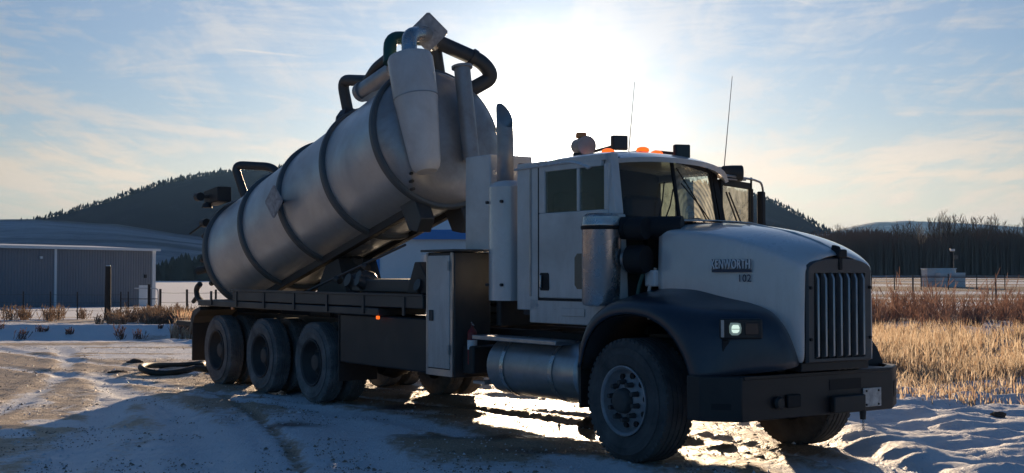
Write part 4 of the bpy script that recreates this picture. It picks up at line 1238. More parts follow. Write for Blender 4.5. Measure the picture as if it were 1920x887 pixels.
# windscreen in two panes
PLb, PLt = V((-.55, -.86, 2.20)), V((-.66, -.84, 2.755))
PCb, PCt = V((-.60, .0, 2.185)), V((-.72, .0, 2.80))
PRb, PRt = V((-.93, .82, 2.20)), V((-1.03, .80, 2.735))
MB().add([PLb, PCb, PCt, PLt], [(0, 1, 2, 3)]).build('windscreen_pane', M['glass'], truck)
MB().add([PCb, PRb, PRt, PCt], [(0, 1, 2, 3)]).build('windscreen_pane', M['glassf'], truck, label='frosted left-hand windscreen pane with scraped arcs')
MB().tube([PCb, PCt], .020, n=8).build('windscreen_divider', M['mesh'], truck)
for (a, b) in ((PLb, PCb), (PCb, PRb), (PLt, PCt), (PCt, PRt), (PLb, PLt), (PRb, PRt)):
    MB().tube([a, b], .022, n=8).build('windscreen_seal', M['mesh'], truck)
def onp(pb0, pb1, pt0, pt1, u, v):
    return (pb0 * (1 - u) + pb1 * u) * (1 - v) + (pt0 * (1 - u) + pt1 * u) * v + V((.03, 0, .0))
for (q, u0, u1, v1, du) in ((0, .62, .80, .62, .0), (0, .72, .93, .5, .0), (1, .70, .05, .86, 0), (1, .80, .12, .62, 0)):
    a = (PLb, PCb, PLt, PCt) if q == 0 else (PCb, PRb, PCt, PRt)
    p0, p1 = onp(*a, u0, -.04), onp(*a, u1, v1)
    MB().tube([p0, (p0 + p1) / 2 + V((.02, 0, 0)), p1], .007, n=6).build('wiper', M['mesh'], truck)
# cowl under the windscreen
rows = []
for x, w_, zt in ((-.75, .90, 2.165), (-.45, .86, 2.165), (-.25, .74, 2.16), (-.06, .70, 2.15)):
    rows.append([(x, -w_, zt - .10), (x, -w_ * .92, zt - .02), (x, -w_ * .6, zt + .01), (x, 0, zt + .02), (x, w_ * .6, zt + .01), (x, w_ * .92, zt - .02), (x, w_, zt - .10)])
MB().grid(rows).build('cowl', M['paint'], truck, solid=.01)
MB().box((-.44, -.60, 1.1), (-.38, .80, 2.09)).build('firewall', M['black'], truck)

# open driver's door on the far side with mirror bracket
HX, HY = -1.04, .93
dd = V((-math.cos(math.radians(66)), math.sin(math.radians(66)), 0)); nn_ = V((dd.y, -dd.x, 0))
def DP(u, z, o=0.0): return V((HX, HY, 0)) + dd * u + V((0, 0, z)) + nn_ * o
od = MB().prism([DP(0, 1.43), DP(.94, 1.43), DP(.94, 2.10), DP(0, 2.10)], nn_ * .05).build('open_door', M['paint2'], truck, bevel=.01, label='driver door swung open on the far side')
for (u0, z0, u1, z1) in ((0, 2.10, .05, 2.66), (.05, 2.60, .86, 2.67), (.86, 2.10, .94, 2.61)):
    MB().prism([DP(u0, z0), DP(u1, z0), DP(u1, z1), DP(u0, z1)], nn_ * .045).build('window_frame', M['mesh'], od, bevel=.008)
MB().add([DP(.05, 2.10, .02), DP(.86, 2.10, .02), DP(.86, 2.60, .02), DP(.05, 2.60, .02)], [(0, 1, 2, 3)]).build('window', M['glassd'], od)
for (u0, u1) in ((.02, .40), (.10, .52)):
    MB().tube([DP(u0, 2.52, .09), DP(u1, 2.14, .09)], .010, n=6).build('mirror_brace', M['mesh'], od)
MB().tube([DP(-.05, 2.70, .07), DP(.75, 2.70, .11), DP(1.02, 2.68, .11), DP(1.08, 2.55, .11), DP(1.08, 1.95, .11)], .013, bend=.09, n=8).build('mirror_bracket', M['chrome'], od)
MB().tube([DP(-.05, 2.66, .07), DP(.55, 2.68, .10)], .010, n=6).build('mirror_bracket', M['chrome'], od)
MB().tube([DP(.72, 2.72, .10), DP(.72, 2.14, .10)], .012, n=8).build('mirror_post', M['mesh'], od)
MB().prism([DP(.94, 2.05, .08), DP(1.04, 2.05, .08), DP(1.04, 2.58, .08), DP(.94, 2.58, .08)], nn_ * .07).build('mirror_head', M['mesh'], od, bevel=.015)
hc = U(1373, 325, y=1.25)
mh = MB().lathe([(-.13, 0), (-.13, .06), (-.10, .08), (.0, .086), (.10, .086), (.11, .078), (.11, 0)], hc, (.55, .80, 0), n=28).build('convex_mirror_housing', M['black'], od)

# roof furniture
def amber(y, x, z):
    b = MB().lathe([(0, .062), (.015, .068), (.035, .058), (.048, .03), (.05, 0)], (x, y, z), (0, 0, 1), n=16)
    o_ = b.build('marker_lamp', M['amber'], truck)
    MB().box((x - .16, y - .055, z - .012), (x + .03, y + .055, z + .012)).build('lamp_base', M['paint'], o_, bevel=.01)
for (px, py, y) in ((1140, 276, -.45), (1205, 286, -.05), (1231, 289, .22), (1250, 290, .42), (1284, 300, .66)):
    q = U(px, py, y=y); amber(y, q.x, 2.905 - .085 * abs(y))
def work_lamp(pl, pbase):
    b = MB().box((-.035, -.085, -.075), (.035, .085, .075)); o_ = b.build('work_lamp', M['black'], truck, bevel=.012); o_.location = pl; o_.rotation_euler = (0, 0, -.35)
    MB().box((.036, -.07, -.06), (.04, .07, .06)).build('lamp_glass', M['lens'], o_)
    MB().tube([pbase, V(pl) - V((.03, 0, .02))], .016, n=8).build('lamp_arm', M['black'], truck)
work_lamp(U(1161, 268, y=-.1), V((-1.78, -.22, 2.93)))
work_lamp(U(1278, 285, y=.42), V((-1.25, .25, 2.93)))
hp = U(1092, 284, y=-.45)
hn = MB().lathe([(-.16, 0), (-.16, .06), (-.12, .08), (.02, .085), (.08, .098), (.12, .10), (.125, 0)], (hp.x, -.45, 2.975), (1, -.25, -.05), n=28).build('roof_spotlight', M['head'], truck)
MB().cyl((hp.x - .02, -.45, 3.058), (hp.x - .02, -.45, 3.115), .062, .055, n=20).build('beacon', M['amberoff'], truck, bevel=.01)
MB().cyl((hp.x, -.45, 2.85), (hp.x, -.45, 2.90), .10, n=16).build('spotlight_foot', M['black'], truck)
q = U(1178, 276, y=.25); MB().tube([(q.x, .25, 2.9), tuple(U(1190, 153, y=.25))], [.006, .003], n=5).build('antenna', M['fence'], truck)
q = U(1358, 312, x=-.95); MB().tube([tuple(q), tuple(U(1373, 143, x=-.95))], [.0055, .003], n=5).build('antenna', M['fence'], truck)

# air cleaner and its ducts
acx, acy = -.53, -1.03
ac = MB().lathe([(0, .12), (.01, .17), (.04, .185), (.73, .185), (.745, .19), (.76, .19), (.775, .185), (.83, .18), (.86, .14), (.865, 0)], (acx, acy, 1.365), (0, 0, 1), n=48).build('air_cleaner', M['chrome'], truck)
MB().lathe([(0, .188), (.012, .196), (.03, .196), (.04, .188)], (acx, acy, 2.075), (0, 0, 1), n=48).build('clamp_band', M['mesh'], ac)
MB().tube([(acx + .1, acy + .12, 2.09), (-.18, -.72, 2.09), (.05, -.55, 2.09)], .105, n=24, bend=.1).build('intake_duct', M['mesh'], truck)
el = MB().lathe([(0, .0), (.0, .10), (.02, .13), (.16, .135), (.2, .12), (.2, 0)], (-.32, -.88, 1.80), (.95, .25, 0), n=28).build('heater_duct', M['mesh'], truck)
MB().cyl((-.36, -.89, 1.8), (-.31, -.875, 1.8), .09, n=24).build('duct_clamp', M['alu'], truck)
el = MB().lathe([(0, .0), (.0, .08), (.02, .10), (.16, .105), (.2, .10), (.2, 0)], (-.30, -.90, 2.08), (.95, .25, 0), n=28).build('heater_duct', M['mesh'], truck)
for i, (y, x) in enumerate(((-.85, -.22), (-.78, -.15), (-.72, -.2))):
    MB().tube([(x, y, 1.25), (x - .02, y, 1.5), (x + .03, y + .05, 1.72)], .018, n=8, bend=.1).build('engine_hose', M['alu'] if i == 1 else M['greenpipe'], truck)
MB().box((-.22, -.78, 1.55), (-.08, -.62, 1.70)).build('reservoir', M['white'], truck, bevel=.015)

# ---- hood
HS = [(-.08, .715, 1.40, 2.07, 2.14), (.15, .70, 1.38, 2.055, 2.13), (.45, .67, 1.32, 2.02, 2.10), (.75, .625, 1.24, 1.97, 2.055), (1.0, .57, 1.12, 1.905, 1.99), (1.2, .51, 1.0, 1.83, 1.925),
      (1.33, .46, .94, 1.765, 1.87), (1.375, .435, .925, 1.735, 1.845), (1.39, .405, .935, 1.71, 1.82)]
rows = []
for (x, w_, zb, zs, zcr) in HS:
    r = [(x, -w_ - .01, zb), (x, -w_ - .015, zb + (zs - zb) * .33), (x, -w_ - .008, zb + (zs - zb) * .66), (x, -w_, zs - .06)]
    half = []
    for k in range(1, 9):
        a = k / 8 * PI / 2
        yy = w_ * (1 - (k / 8) ** 2.1) ** (1 / 2.1) if k < 8 else 0
        if k <= 2: yy, zz = w_ * (.995 if k == 1 else .955), (zs - .018 if k == 1 else zs + .004)
        else:
            q_ = (k - 2) / 6; yy = w_ * .955 * (1 - q_); zz = zs + .004 + (zcr - zs) * (1 - (1 - q_) ** 1.9)
        half.append((x, -yy, zz))
    r += half
    r += [(p_[0], -p_[1], p_[2]) for p_ in reversed(half[:-1])] + [(q_[0], -q_[1], q_[2]) for q_ in reversed(r[:4])]
    rows.append(r)
hood = MB().grid(rows).build('hood', M['paint'], truck, angle=60, solid=.012)
sub = hood.modifiers.new('subsurf', 'SUBSURF'); sub.levels = 2; sub.render_levels = 2
hood.modifiers.move(1, 0)
MB().tube([(1.40, 0, 1.82), (1.36, 0, 1.862), (1.2, 0, 1.938), (.9, 0, 2.03), (.5, 0, 2.102), (0, 0, 2.145)], .008, n=6).build('hood_ridge', M['paint'], hood)
# grille shell
gp = []
for k in range(13):
    a = PI * k / 12; gp.append((-.40 * math.cos(a) if 0 < k < 12 else -.40 * math.cos(a), 1.705 + .10 * math.sin(a) ** .8))
out = [(-.40, .92)] + gp + [(.40, .92)]
sh = MB(); outer = [V((1.385, y, z)) for y, z in out]
inn = [V((1.41, y * .80, min(z, 1.675) if z > 1 else .955)) for y, z in out]
mid = [V((1.415, y * .97, z - (.012 if z > 1 else -.012))) for y, z in out]
n_ = len(out)
for a_, b_ in ((outer, mid), (mid, inn)):
    o0 = len(sh.v); sh.add(a_ + b_, [(i, (i + 1) % n_, n_ + (i + 1) % n_, n_ + i) for i in range(n_)])
gs = sh.build('grille_shell', M['grille'], truck, angle=40)
MB().box((1.33, -.345, .94), (1.372, .345, 1.70)).build('grille_mesh', M['mesh'], truck)
for i in range(7):
    y = -.285 + .095 * i
    MB().prism([V((1.375, y - .012, .955)), V((1.43, y - .009, .975)), V((1.43, y - .009, 1.625)), V((1.395, y - .004, 1.685)), V((1.375, y - .012, 1.69))], (0, .022, 0)).build('grille_bar', M['alu'], truck, bevel=.004)
for (y, z) in ((-.37, 1.55), (-.37, 1.12), (.37, 1.55), (.37, 1.12)):
    MB().cyl((1.41, y, z), (1.43, y, z), .014, n=8).build('shell_bolt', M['mesh'], gs)
orn = MB().prism([V((1.43, -.022, 1.70)), V((1.425, -.022, 1.84)), V((1.40, -.022, 1.90)), V((1.34, -.022, 1.915)), V((1.33, -.022, 1.88)), V((1.40, -.022, 1.70))], (0, .044, 0)).build('hood_latch', M['mesh'], truck, bevel=.01)
MB().box((1.42, -.055, 1.80), (1.45, .055, 1.875)).build('emblem', M['mesh'], orn, bevel=.02)

# ---- fenders
def loft(profs):
    n0 = 22; out_ = []
    for (y, pl) in profs:
        L_ = [0]
        for a, b in zip(pl[:-1], pl[1:]): L_.append(L_[-1] + math.hypot(b[0] - a[0], b[1] - a[1]))
        xs = np.interp(np.linspace(0, L_[-1], n0), L_, [q_[0] for q_ in pl]); zs = np.interp(np.linspace(0, L_[-1], n0), L_, [q_[1] for q_ in pl])
        out_.append([(float(x), y, float(z)) for x, z in zip(xs, zs)])
    return out_
for s in (-1, 1):
    in_arch = [(-.60, .80), (-.56, .95), (-.48, 1.10), (-.34, 1.22), (-.15, 1.29), (.08, 1.315), (.32, 1.30), (.52, 1.23), (.68, 1.12), (.80, .98), (.86, .86), (.875, .80)]
    o_arch = [(-.655, .80), (-.63, .98), (-.56, 1.16), (-.42, 1.29), (-.2, 1.385), (.08, 1.41), (.36, 1.395), (.60, 1.32), (.79, 1.19), (.92, 1.02), (.985, .88), (1.0, .80)]
    prof = [(s * 1.225, in_arch), (s * 1.235, [(a[0] * .5 + b[0] * .5, a[1] * .5 + b[1] * .5) for a, b in zip(in_arch, o_arch)]), (s * 1.22, o_arch),
            (s * 1.12, [(-.655, .88), (-.62, 1.10), (-.50, 1.30), (-.28, 1.42), (.05, 1.455), (.38, 1.44), (.68, 1.37), (.90, 1.28), (1.02, 1.16), (1.07, .95), (1.075, .80)]),
            (s * .98, [(-.62, 1.18), (-.50, 1.36), (-.24, 1.465), (.05, 1.49), (.36, 1.475), (.70, 1.39), (1.0, 1.345), (1.12, 1.31), (1.17, 1.2), (1.19, .95), (1.19, .84)]),
            (s * .82, [(-.60, 1.30), (-.46, 1.41), (-.22, 1.49), (.05, 1.51), (.36, 1.495), (.72, 1.41), (1.08, 1.37), (1.22, 1.34), (1.28, 1.22), (1.30, .98), (1.30, .86)]),
            (s * .66, [(-.60, 1.34), (-.46, 1.45), (-.2, 1.53), (.06, 1.545), (.38, 1.53), (.76, 1.44), (1.12, 1.38), (1.30, 1.31), (1.39, 1.15), (1.41, .98), (1.41, .88)]),
            (s * .54, [(-.60, 1.36), (-.46, 1.47), (-.2, 1.56), (.08, 1.585), (.42, 1.56), (.82, 1.46), (1.16, 1.36), (1.30, 1.22), (1.37, 1.06), (1.40, .96), (1.40, .90)]),
            (s * .44, [(-.60, 1.3), (-.46, 1.4), (-.2, 1.5), (.08, 1.5), (.42, 1.48), (.82, 1.38), (1.12, 1.28), (1.26, 1.15), (1.33, 1.0), (1.36, .95), (1.36, .90)])]
    if s > 0: prof = [(y * .64, [(x - .12, z) for x, z in pl]) for y, pl in prof]
    fo = MB().grid(loft(prof)).build('fender', M['fender'], truck, angle=50, solid=.010)
    sb = fo.modifiers.new('subsurf', 'SUBSURF'); sb.levels = 1; sb.render_levels = 1
    fo.modifiers.move(1, 0)
    # wheel well liner
    ln = []
    for y in (1.21, .5):
        ln.append([(a[0] * 1.0, s * y, a[1] - .01) for a in in_arch])
    MB().grid(ln).build('wheel_liner', M['mesh'], truck, solid=.006)
    # headlamp
    e1 = V((1.085, s * 1.09, 0)); e2 = V((1.275, s * .80, 0))
    if s > 0: e1, e2 = V((.96, .70, 0)), V((1.13, .52, 0))
    dl = (e2 - e1).normalized(); nl = V((dl.y, -dl.x, 0)) * (1 if s < 0 else -1)
    if nl.x < 0: nl = -nl
    def HP(u, z, o): return e1 + dl * u + nl * o + V((0, 0, z))
    LW = (e2 - e1).length
    bez = MB().prism([HP(0, 1.135, -.02), HP(LW, 1.135, -.02), HP(LW, 1.30, -.02), HP(0, 1.30, -.02)], nl * .075).build('headlight_housing', M['black'], truck, bevel=.014)
    MB().prism([HP(.0, 1.15, .056), HP(.025, 1.15, .056), HP(.025, 1.29, .056), HP(.0, 1.29, .056)], nl * .018).build('chrome_strip', M['alu'], bez)
    lens = [HP(u, z, .057) for u, z in ((.07, 1.185), (.09, 1.165), (.14, 1.165), (.165, 1.185), (.17, 1.225), (.16, 1.262), (.135, 1.268), (.08, 1.268), (.068, 1.24))]
    MB().prism(lens, nl * .012).build('headlamp_lens', M['lensglass'], bez, bevel=.003)
    MB().prism([HP(u, z, .069) for u, z in ((.088, 1.200), (.10, 1.185), (.135, 1.185), (.15, 1.20), (.152, 1.23), (.142, 1.250), (.10, 1.25), (.088, 1.235))], nl * .003).build('lit_projector', M['lampon'], bez)
    MB().prism([HP(u, z, .0725) for u, z in ((.09, 1.213), (.15, 1.213), (.15, 1.219), (.09, 1.219))], nl * .002).build('lens_rib', M['lensglass'], bez)
    MB().prism([HP(u, z, .057) for u, z in ((.20, 1.17), (.31, 1.17), (.31, 1.265), (.20, 1.265))], nl * .008).build('turn_signal_lens', M['lens'], bez, bevel=.003)
    MB().prism([HP(.02, .97, -.035), HP(LW + .02, .97, -.035), HP(LW + .02, 1.125, -.035), HP(.02, 1.125, -.035)], nl * .04).build('lamp_recess', M['mesh'], truck, bevel=.01)

# ---- bumper: flat front with swept-back ends
bxf = 1.27
plan = [(bxf, -1.02), (bxf, .84), (1.03, 1.20), (.80, 1.24), (.78, 1.18), (.98, 1.13), (1.19, .80), (1.19, -.98), (1.0, -1.18), (.86, -1.20), (.86, -1.25), (1.02, -1.25)]
bmp = MB().prism([V((x, y, .462)) for x, y in plan], (0, 0, .368)).build('bumper', M['bumper'], truck, bevel=.010)
MB().box((1.0, -1.0, .80), (1.28, .82, .834)).build('bumper_top', M['bumper'], bmp, bevel=.006)
for (y0, y1, z0, z1) in ((.02, .42, .67, .76),):
    MB().box((bxf - .004, y0, z0), (bxf + .004, y1, z1)).build('bumper_slot', M['mesh'], bmp)
MB().box((bxf, .02, .475), (bxf + .06, .42, .62)).build('winch_box', M['black'], bmp, bevel=.012)
pl_ = MB().box((bxf + .004, .44, .50), (bxf + .012, .68, .665)).build('licence_plate', M['plate'], bmp, bevel=.004)
for (y, z) in ((.48, .64), (.64, .64), (.48, .52), (.64, .52)):
    MB().cyl((bxf + .012, y, z), (bxf + .018, y, z), .01, n=8).build('screw', M['mesh'], pl_)
MB().lathe([(0, .0), (0, .05), (.03, .055), (.05, .04), (.05, 0)], (bxf, -.62, .60), (1, 0, 0), n=20).build('tow_hook_boss', M['black'], bmp)
MB().box((bxf, -.52, .55), (bxf + .03, -.36, .66)).build('tow_pocket', M['mesh'], bmp, bevel=.01)
MB().cyl((bxf + .03, .41, .475), (bxf + .03, .41, .40), .03, .025, n=10).build('tow_pin', M['black'], bmp)
for k in range(4):
    MB().lathe([(0, .010), (.004, .014), (.008, .010), (.004, .006)], (bxf + .03, .41, .385 - k * .022), (1, 0, 0) if k % 2 else (0, 1, 0), n=10, close=True).build('chain_link', M['alu'], bmp)
e1 = V((1.0, -1.302, 0)); 
for (a, b, z0, z1) in ((V((1.262, -1.028, 0)), V((1.04, -1.232, 0)), .56, .61), (V((1.258, .858, 0)), V((1.06, 1.155, 0)), .56, .70)):
    d_ = (b - a); n__ = V((abs(d_.y), d_.x if d_.y < 0 else -d_.x, 0)).normalized()
    n__ = V((d_.y, -d_.x, 0)).normalized(); n__ = n__ if n__.x > 0 else -n__
    p0, p1 = a + d_ * .25 + n__ * .006, a + d_ * .78 + n__ * .006
    MB().add([p0 + V((0, 0, z0)), p1 + V((0, 0, z0)), p1 + V((0, 0, z1)), p0 + V((0, 0, z1))], [(0, 1, 2, 3)]).build('bumper_slot', M['mesh'], bmp)
MB().box((1.16, -.42, .85), (1.36, .42, .925)).build('radiator_skirt', M['black'], truck, bevel=.01)
for y in (.18, .26, .33):
    MB().cyl((1.24, y, .834), (1.24, y, .875), .010, n=8).build('bumper_stud', M['chrome'], bmp)

# ---- lettering on the hood side
def text_obj(body, name, size, mt, parent, depth=.006, off=.006):
    cu = bpy.data.curves.new(name, 'FONT'); cu.body = body; cu.size = size; cu.extrude = depth / 2; cu.space_character = 1.08; cu.align_x = 'RIGHT'; cu.offset = size * off
    o_ = bpy.data.objects.new('tmp', cu); col.objects.link(o_)
    dg = bpy.context.evaluated_depsgraph_get(); me = bpy.data.meshes.new_from_object(o_.evaluated_get(dg)); bpy.data.objects.remove(o_)
    me.name = name; me.materials.clear(); me.materials.append(mt); r = bpy.data.objects.new(name, me); col.objects.link(r); r.parent = parent
    return r
def hood_w(x):
    return float(np.interp(x, [h[0] for h in HS], [h[1] for h in HS])) + .012
q1, q2 = U(1340, 509, y=-.66), U(1416, 507, y=-.56)
xa_, xb_ = q1.x, q2.x
ya_, yb_ = -hood_w(xa_) - .030, -hood_w(xb_) - .024
yaw = math.atan2(yb_ - ya_, xb_ - xa_)
LWd = math.hypot(xb_ - xa_, yb_ - ya_)
t1 = text_obj('KENWORTH', 'badge_lettering', .112, M['badge'], truck, .012)
wdt = max(v.co.x for v in t1.data.vertices) - min(v.co.x for v in t1.data.vertices)
t1.scale = (LWd / wdt, 1.0, 1); t1.location = (xb_, yb_ - .004, 1.713); t1.rotation_euler = (PI / 2, 0, yaw)
t0_ = text_obj('KENWORTH', 'badge_outline', .112, M['badgebar'], truck, .006, .035)
t0_.scale = t1.scale; t0_.location = (xb_, yb_ + .004, 1.7125); t0_.rotation_euler = t1.rotation_euler
bar = MB().box((-LWd, -.004, -.012), (0.0, .010, .014)).build('badge_bar', M['badgebar'], truck); bar.location = (xb_, yb_, 1.692); bar.rotation_euler = (0, 0, yaw)
t2 = text_obj('102', 'unit_number', .088, M['decal'], truck, .003)
t2.location = (xb_, yb_ + .006, 1.600); t2.rotation_euler = (PI / 2, 0, yaw); t2.scale = (1.0, 1, 1)

# ------------------------------------------------------------------ the tank
tr = MB().lathe([(-1.03, TR - .03), (-1.02, TR), (4.80, TR), (4.81, TR - .02)], T0, TAX, n=112).build('tank_shell', M['tank'], truck, angle=40)
MB().lathe([(4.80, TR), (4.86, TR * .985), (4.96, TR * .90), (5.04, TR * .72), (5.09, TR * .4), (5.10, 0)], T0, TAX, n=96).build('front_head', M['head'], truck, angle=60)
MB().lathe([(-1.03, TR - .03), (-1.12, TR * .95), (-1.22, TR * .78), (-1.29, TR * .42), (-1.30, 0)], T0, TAX, n=80).build('rear_door', M['head'], truck, angle=60)
for t in (-1.026, .447, 1.88, 3.317, 4.764):
    w_ = .06 if t > -1 else .075
    MB().lathe([(t - w_, TR - .002), (t - w_ * .9, TR + .040), (t - w_ * .45, TR + .056), (t + w_ * .45, TR + .056), (t + w_ * .9, TR + .040), (t + w_, TR - .002)], T0, TAX, n=112).build('stiffener_ring', M['ring'], truck, angle=25)
for k in range(14):
    a = 2 * PI * k / 14 + .15; c0 = T0 + TAX * (-1.14) + TUP * (math.cos(a) * (TR + .01)) + V((0, math.sin(a) * (TR + .01), 0))
    d0 = (TUP * math.cos(a) + V((0, math.sin(a), 0)))
    MB().cyl(c0, c0 + TAX * .16, .028, n=8).cyl(c0 + d0 * .0 - TAX * .06, c0 + TAX * .02, .045, n=8).build('door_clamp', M['black'], truck)
# long sills, saddle and hoist under the tank
for y in (-.30, .30):
    MB().prism([TQ(-.95, -.80, y - .05), TQ(4.45, -.80, y - .05), TQ(4.45, -.93, y - .05), TQ(-.95, -.93, y - .05)], (0, .10, 0)).build('tank_sill', M['black'], truck, bevel=.01)
for y in (-.42, .22):
    MB().prism([TQ(4.36, -.80, y), TQ(4.74, -.80, y), TQ(4.84, -1.10, y), TQ(4.70, -1.24, y), TQ(4.50, -1.16, y)], (0, .20, 0)).build('hoist_bracket', M['deck'], truck, bevel=.012)
MB().cyl((-7.9, 0, 1.05), tuple(TQ(1.9, -.9, 0)), .12, n=18).cyl((-7.6, 0, 1.15), tuple(TQ(2.3, -.93, 0)), .09, n=18).build('hoist_ram', M['pipe'], truck)
MB().prism([V((-8.3, -.3, 1.05)), V((-6.9, -.3, 1.05)), tuple(TQ(2.3, -.95, -.3)), tuple(TQ(1.9, -.95, -.3))], (0, .6, 0)).build('hoist_frame', M['black'], truck)
a = U(578, 545, y=-.95); b = U(760, 459, y=-.70)
MB().tube([a, b], .017, n=8).build('prop_rod', M['pipe'], truck)
for f_ in (.33, .62):
    q = a.lerp(b, f_); MB().cyl(q - V((.05, 0, .03)), q + V((.05, 0, -.06)), .045, n=10).build('rod_clamp', M['black'], truck)
# vertical scrubber on the front head and the pipework
def TPy(px, py, t): return TP(px, py, t)
st, sb_ = TP(768, 104, 5.22), TP(800, 322, 5.22)
dS = (st - sb_); Ls = dS.length
MB().lathe([(0, .0), (0, .13), (.05, .17), (.12, .19), (Ls * .55, .262), (Ls * .62, .278), (Ls - .06, .285), (Ls - .015, .265), (Ls, .22), (Ls + .004, 0)], sb_, dS, n=48).build('cyclone_scrubber', M['paint2'], truck, angle=30)
MB().lathe([(.0, .275), (.0, .285), (.012, .285), (.012, .275)], sb_ + dS * .62, dS, n=48, close=True).build('weld_seam', M['alu'], truck)
pt, pb = TP(866, 124, 5.30), TP(884, 300, 5.22)
dP = pt - pb
MB().lathe([(0, 0), (0, .105), (dP.length - .03, .105), (dP.length - .03, .135), (dP.length, .135), (dP.length, 0)], pb, dP, n=28).build('vent_pipe', M['head'], truck, angle=30)
# chrome elbow out of the scrubber top
MB().tube([st - dS.normalized() * .02 + V((0, 0, 0)), TP(766, 66, 5.22), TP(800, 62, 5.0), TP(812, 84, 4.8)], .098, n=20, bend=.16).build('discharge_elbow', M['chrome'], truck)
MB().tube([TP(731, 118, 4.9), TP(731, 70, 4.85), TP(800, 74, 4.75)], .085, n=20, bend=.17).build('green_pipe', M['greenpipe'], truck)
MB().tube([TP(822, 150, 4.55), TP(812, 84, 4.7)], .105, n=20).build('riser_pipe', M['pipe'], truck)
MB().tube([TP(806, 72, 4.78), TP(905, 116, 5.0), TP(925, 145, 4.95), TP(865, 178, 4.7)], .098, n=24, bend=.26).build('crossover_pipe', M['pipe'], truck)
c0 = TP(886, 108, 4.96); c1 = TP(892, 112, 4.96)
MB().lathe([(-.03, .10), (-.03, .118), (.03, .118), (.03, .10)], c0, c1 - c0, n=24).build('pipe_clamp', M['pipe'], truck)
MB().tube([TP(682, 172, 3.95), TP(740, 132, 4.75)], .125, n=26).build('primary_manifold', M['alu'], truck)
MB().lathe([(-.02, 0), (-.02, .09), (0.0, .13), (.09, .135), (.09, 0)], TP(676, 174, 3.9), TP(740, 132, 4.75) - TP(682, 172, 3.95), n=26).build('manifold_cap', M['head'], truck)
MB().prism([TP(672, 190, 3.95), TP(730, 150, 4.6), TP(716, 190, 4.4), TP(680, 190, 4.0)], (0, .05, 0)).build('manifold_bracket', M['head'], truck)
MB().tube([TP(690, 152, 4.05), TP(705, 128, 4.3), TP(735, 104, 4.7)], .075, n=16, bend=.1).build('upper_hose', M['pipe'], truck)
MB().tube([TP(655, 222, 3.15), TP(641, 150, 3.2), TP(700, 152, 3.9)], .078, n=20, bend=.17).build('loop_pipe', M['pipe'], truck)
MB().lathe([(0, .20), (.10, .20), (.20, .12), (.2, 0)], TP(655, 226, 3.15) - TUP * .06, TUP, n=8).build('pipe_saddle', M['pipe'], truck, smooth=False)
MB().tube([TP(459, 368, -.25), TP(439, 309, -.3), TP(512, 313, .25), TP(534, 345, .55)], .066, n=20, bend=.16).build('rear_loop_pipe', M['pipe'], truck)
# rear top ram box and lever
bx_ = TP(408, 368, -1.0)
m4 = Matrix.Translation(bx_) @ Matrix.Rotation(-.08, 4, 'Y')
MB().box((-.30, -.12, -.12), (.30, .12, .12), m4).build('door_ram_box', M['black'], truck, bevel=.015)
q = TP(373, 369, -1.15); MB().cyl(q - V((.07, 0, 0)), q + V((.07, 0, 0)), .07, n=12).cyl(q, bx_, .03, n=8).build('ram_knuckle', M['black'], truck)
q = TP(388, 384, -1.1); MB().lathe([(-.05, 0), (-.05, .09), (.02, .07), (.05, 0)], q, (0, 0, 1), n=14).build('ram_cap', M['black'], truck)
a, b = TP(384, 418, -1.2), TP(355, 439, -1.35)
MB().cyl(a, b, .017, n=8).cyl(a - V((.08, 0, 0)), a + V((.08, 0, .0)), .07, n=10).build('door_lever', M['black'], truck)
a = TP(378, 508, -1.2); MB().cyl(a - V((.06, .05, 0)), a + V((.08, .05, .03)), .06, n=10).build('drain_valve', M['black'], truck)
# diamond placards
def placard(c, nrm, sz, parent_name, bracket):
    nrm = nrm.normalized(); x_ = V((0, 0, 1)).cross(nrm).normalized(); z_ = nrm.cross(x_)
    P_ = []
    for k in range(4):
        a = PI / 2 * k; cdir = x_ * math.cos(a) + z_ * math.sin(a); t_ = -x_ * math.sin(a) + z_ * math.cos(a)
        P_ += [c + cdir * sz - (cdir - t_).normalized() * 0 - t_ * sz * .07 - cdir * sz * .05, c + cdir * sz * .95 + t_ * sz * .07]
    o_ = MB().prism(P_, -nrm * .012).build(parent_name, M['placard'], truck)
    MB().prism([c + (p - c) * .86 + nrm * .002 for p in P_], nrm * .002).build('placard_face', mat('placard_inner', (.46, .46, .47), .5, dirt=(.12, .12, .13), dirt_amt=.75, dirt_scale=16), o_)
    MB().cyl(c - nrm * .014, bracket, .03, n=8).build('bracket', M['black'], o_)
pc = TP(803, 60, 5.05)
placard(pc, V((.85, -.52, -.1)), .26, 'front_placard', TP(812, 92, 4.8))
pc = U(513, 378, y=-1.08); placard(pc, V((.12, -1, .0)), .24, 'side_placard', U(530, 378, y=-.9))
q = TQ(3.55, 0, 0); sd_ = U(682, 450, y=-.62)
# pale solid ovals standing in for reflected light on the tank flank
dirr = None
for (px, py, nm, ra, rb) in ((682, 450, 'oval_glint', .085, .13), (779, 398, 'lower_glint', .075, .16)):
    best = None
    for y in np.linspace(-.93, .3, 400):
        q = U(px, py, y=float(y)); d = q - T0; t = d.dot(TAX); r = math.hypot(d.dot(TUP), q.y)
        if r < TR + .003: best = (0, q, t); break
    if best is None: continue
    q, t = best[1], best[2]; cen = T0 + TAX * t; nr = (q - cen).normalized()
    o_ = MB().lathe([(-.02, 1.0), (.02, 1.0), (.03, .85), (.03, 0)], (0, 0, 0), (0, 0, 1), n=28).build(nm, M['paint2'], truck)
    o_.scale = (ra, rb, 1); o_.location = q; o_.rotation_euler = nr.to_track_quat('Z', 'Y').to_euler()
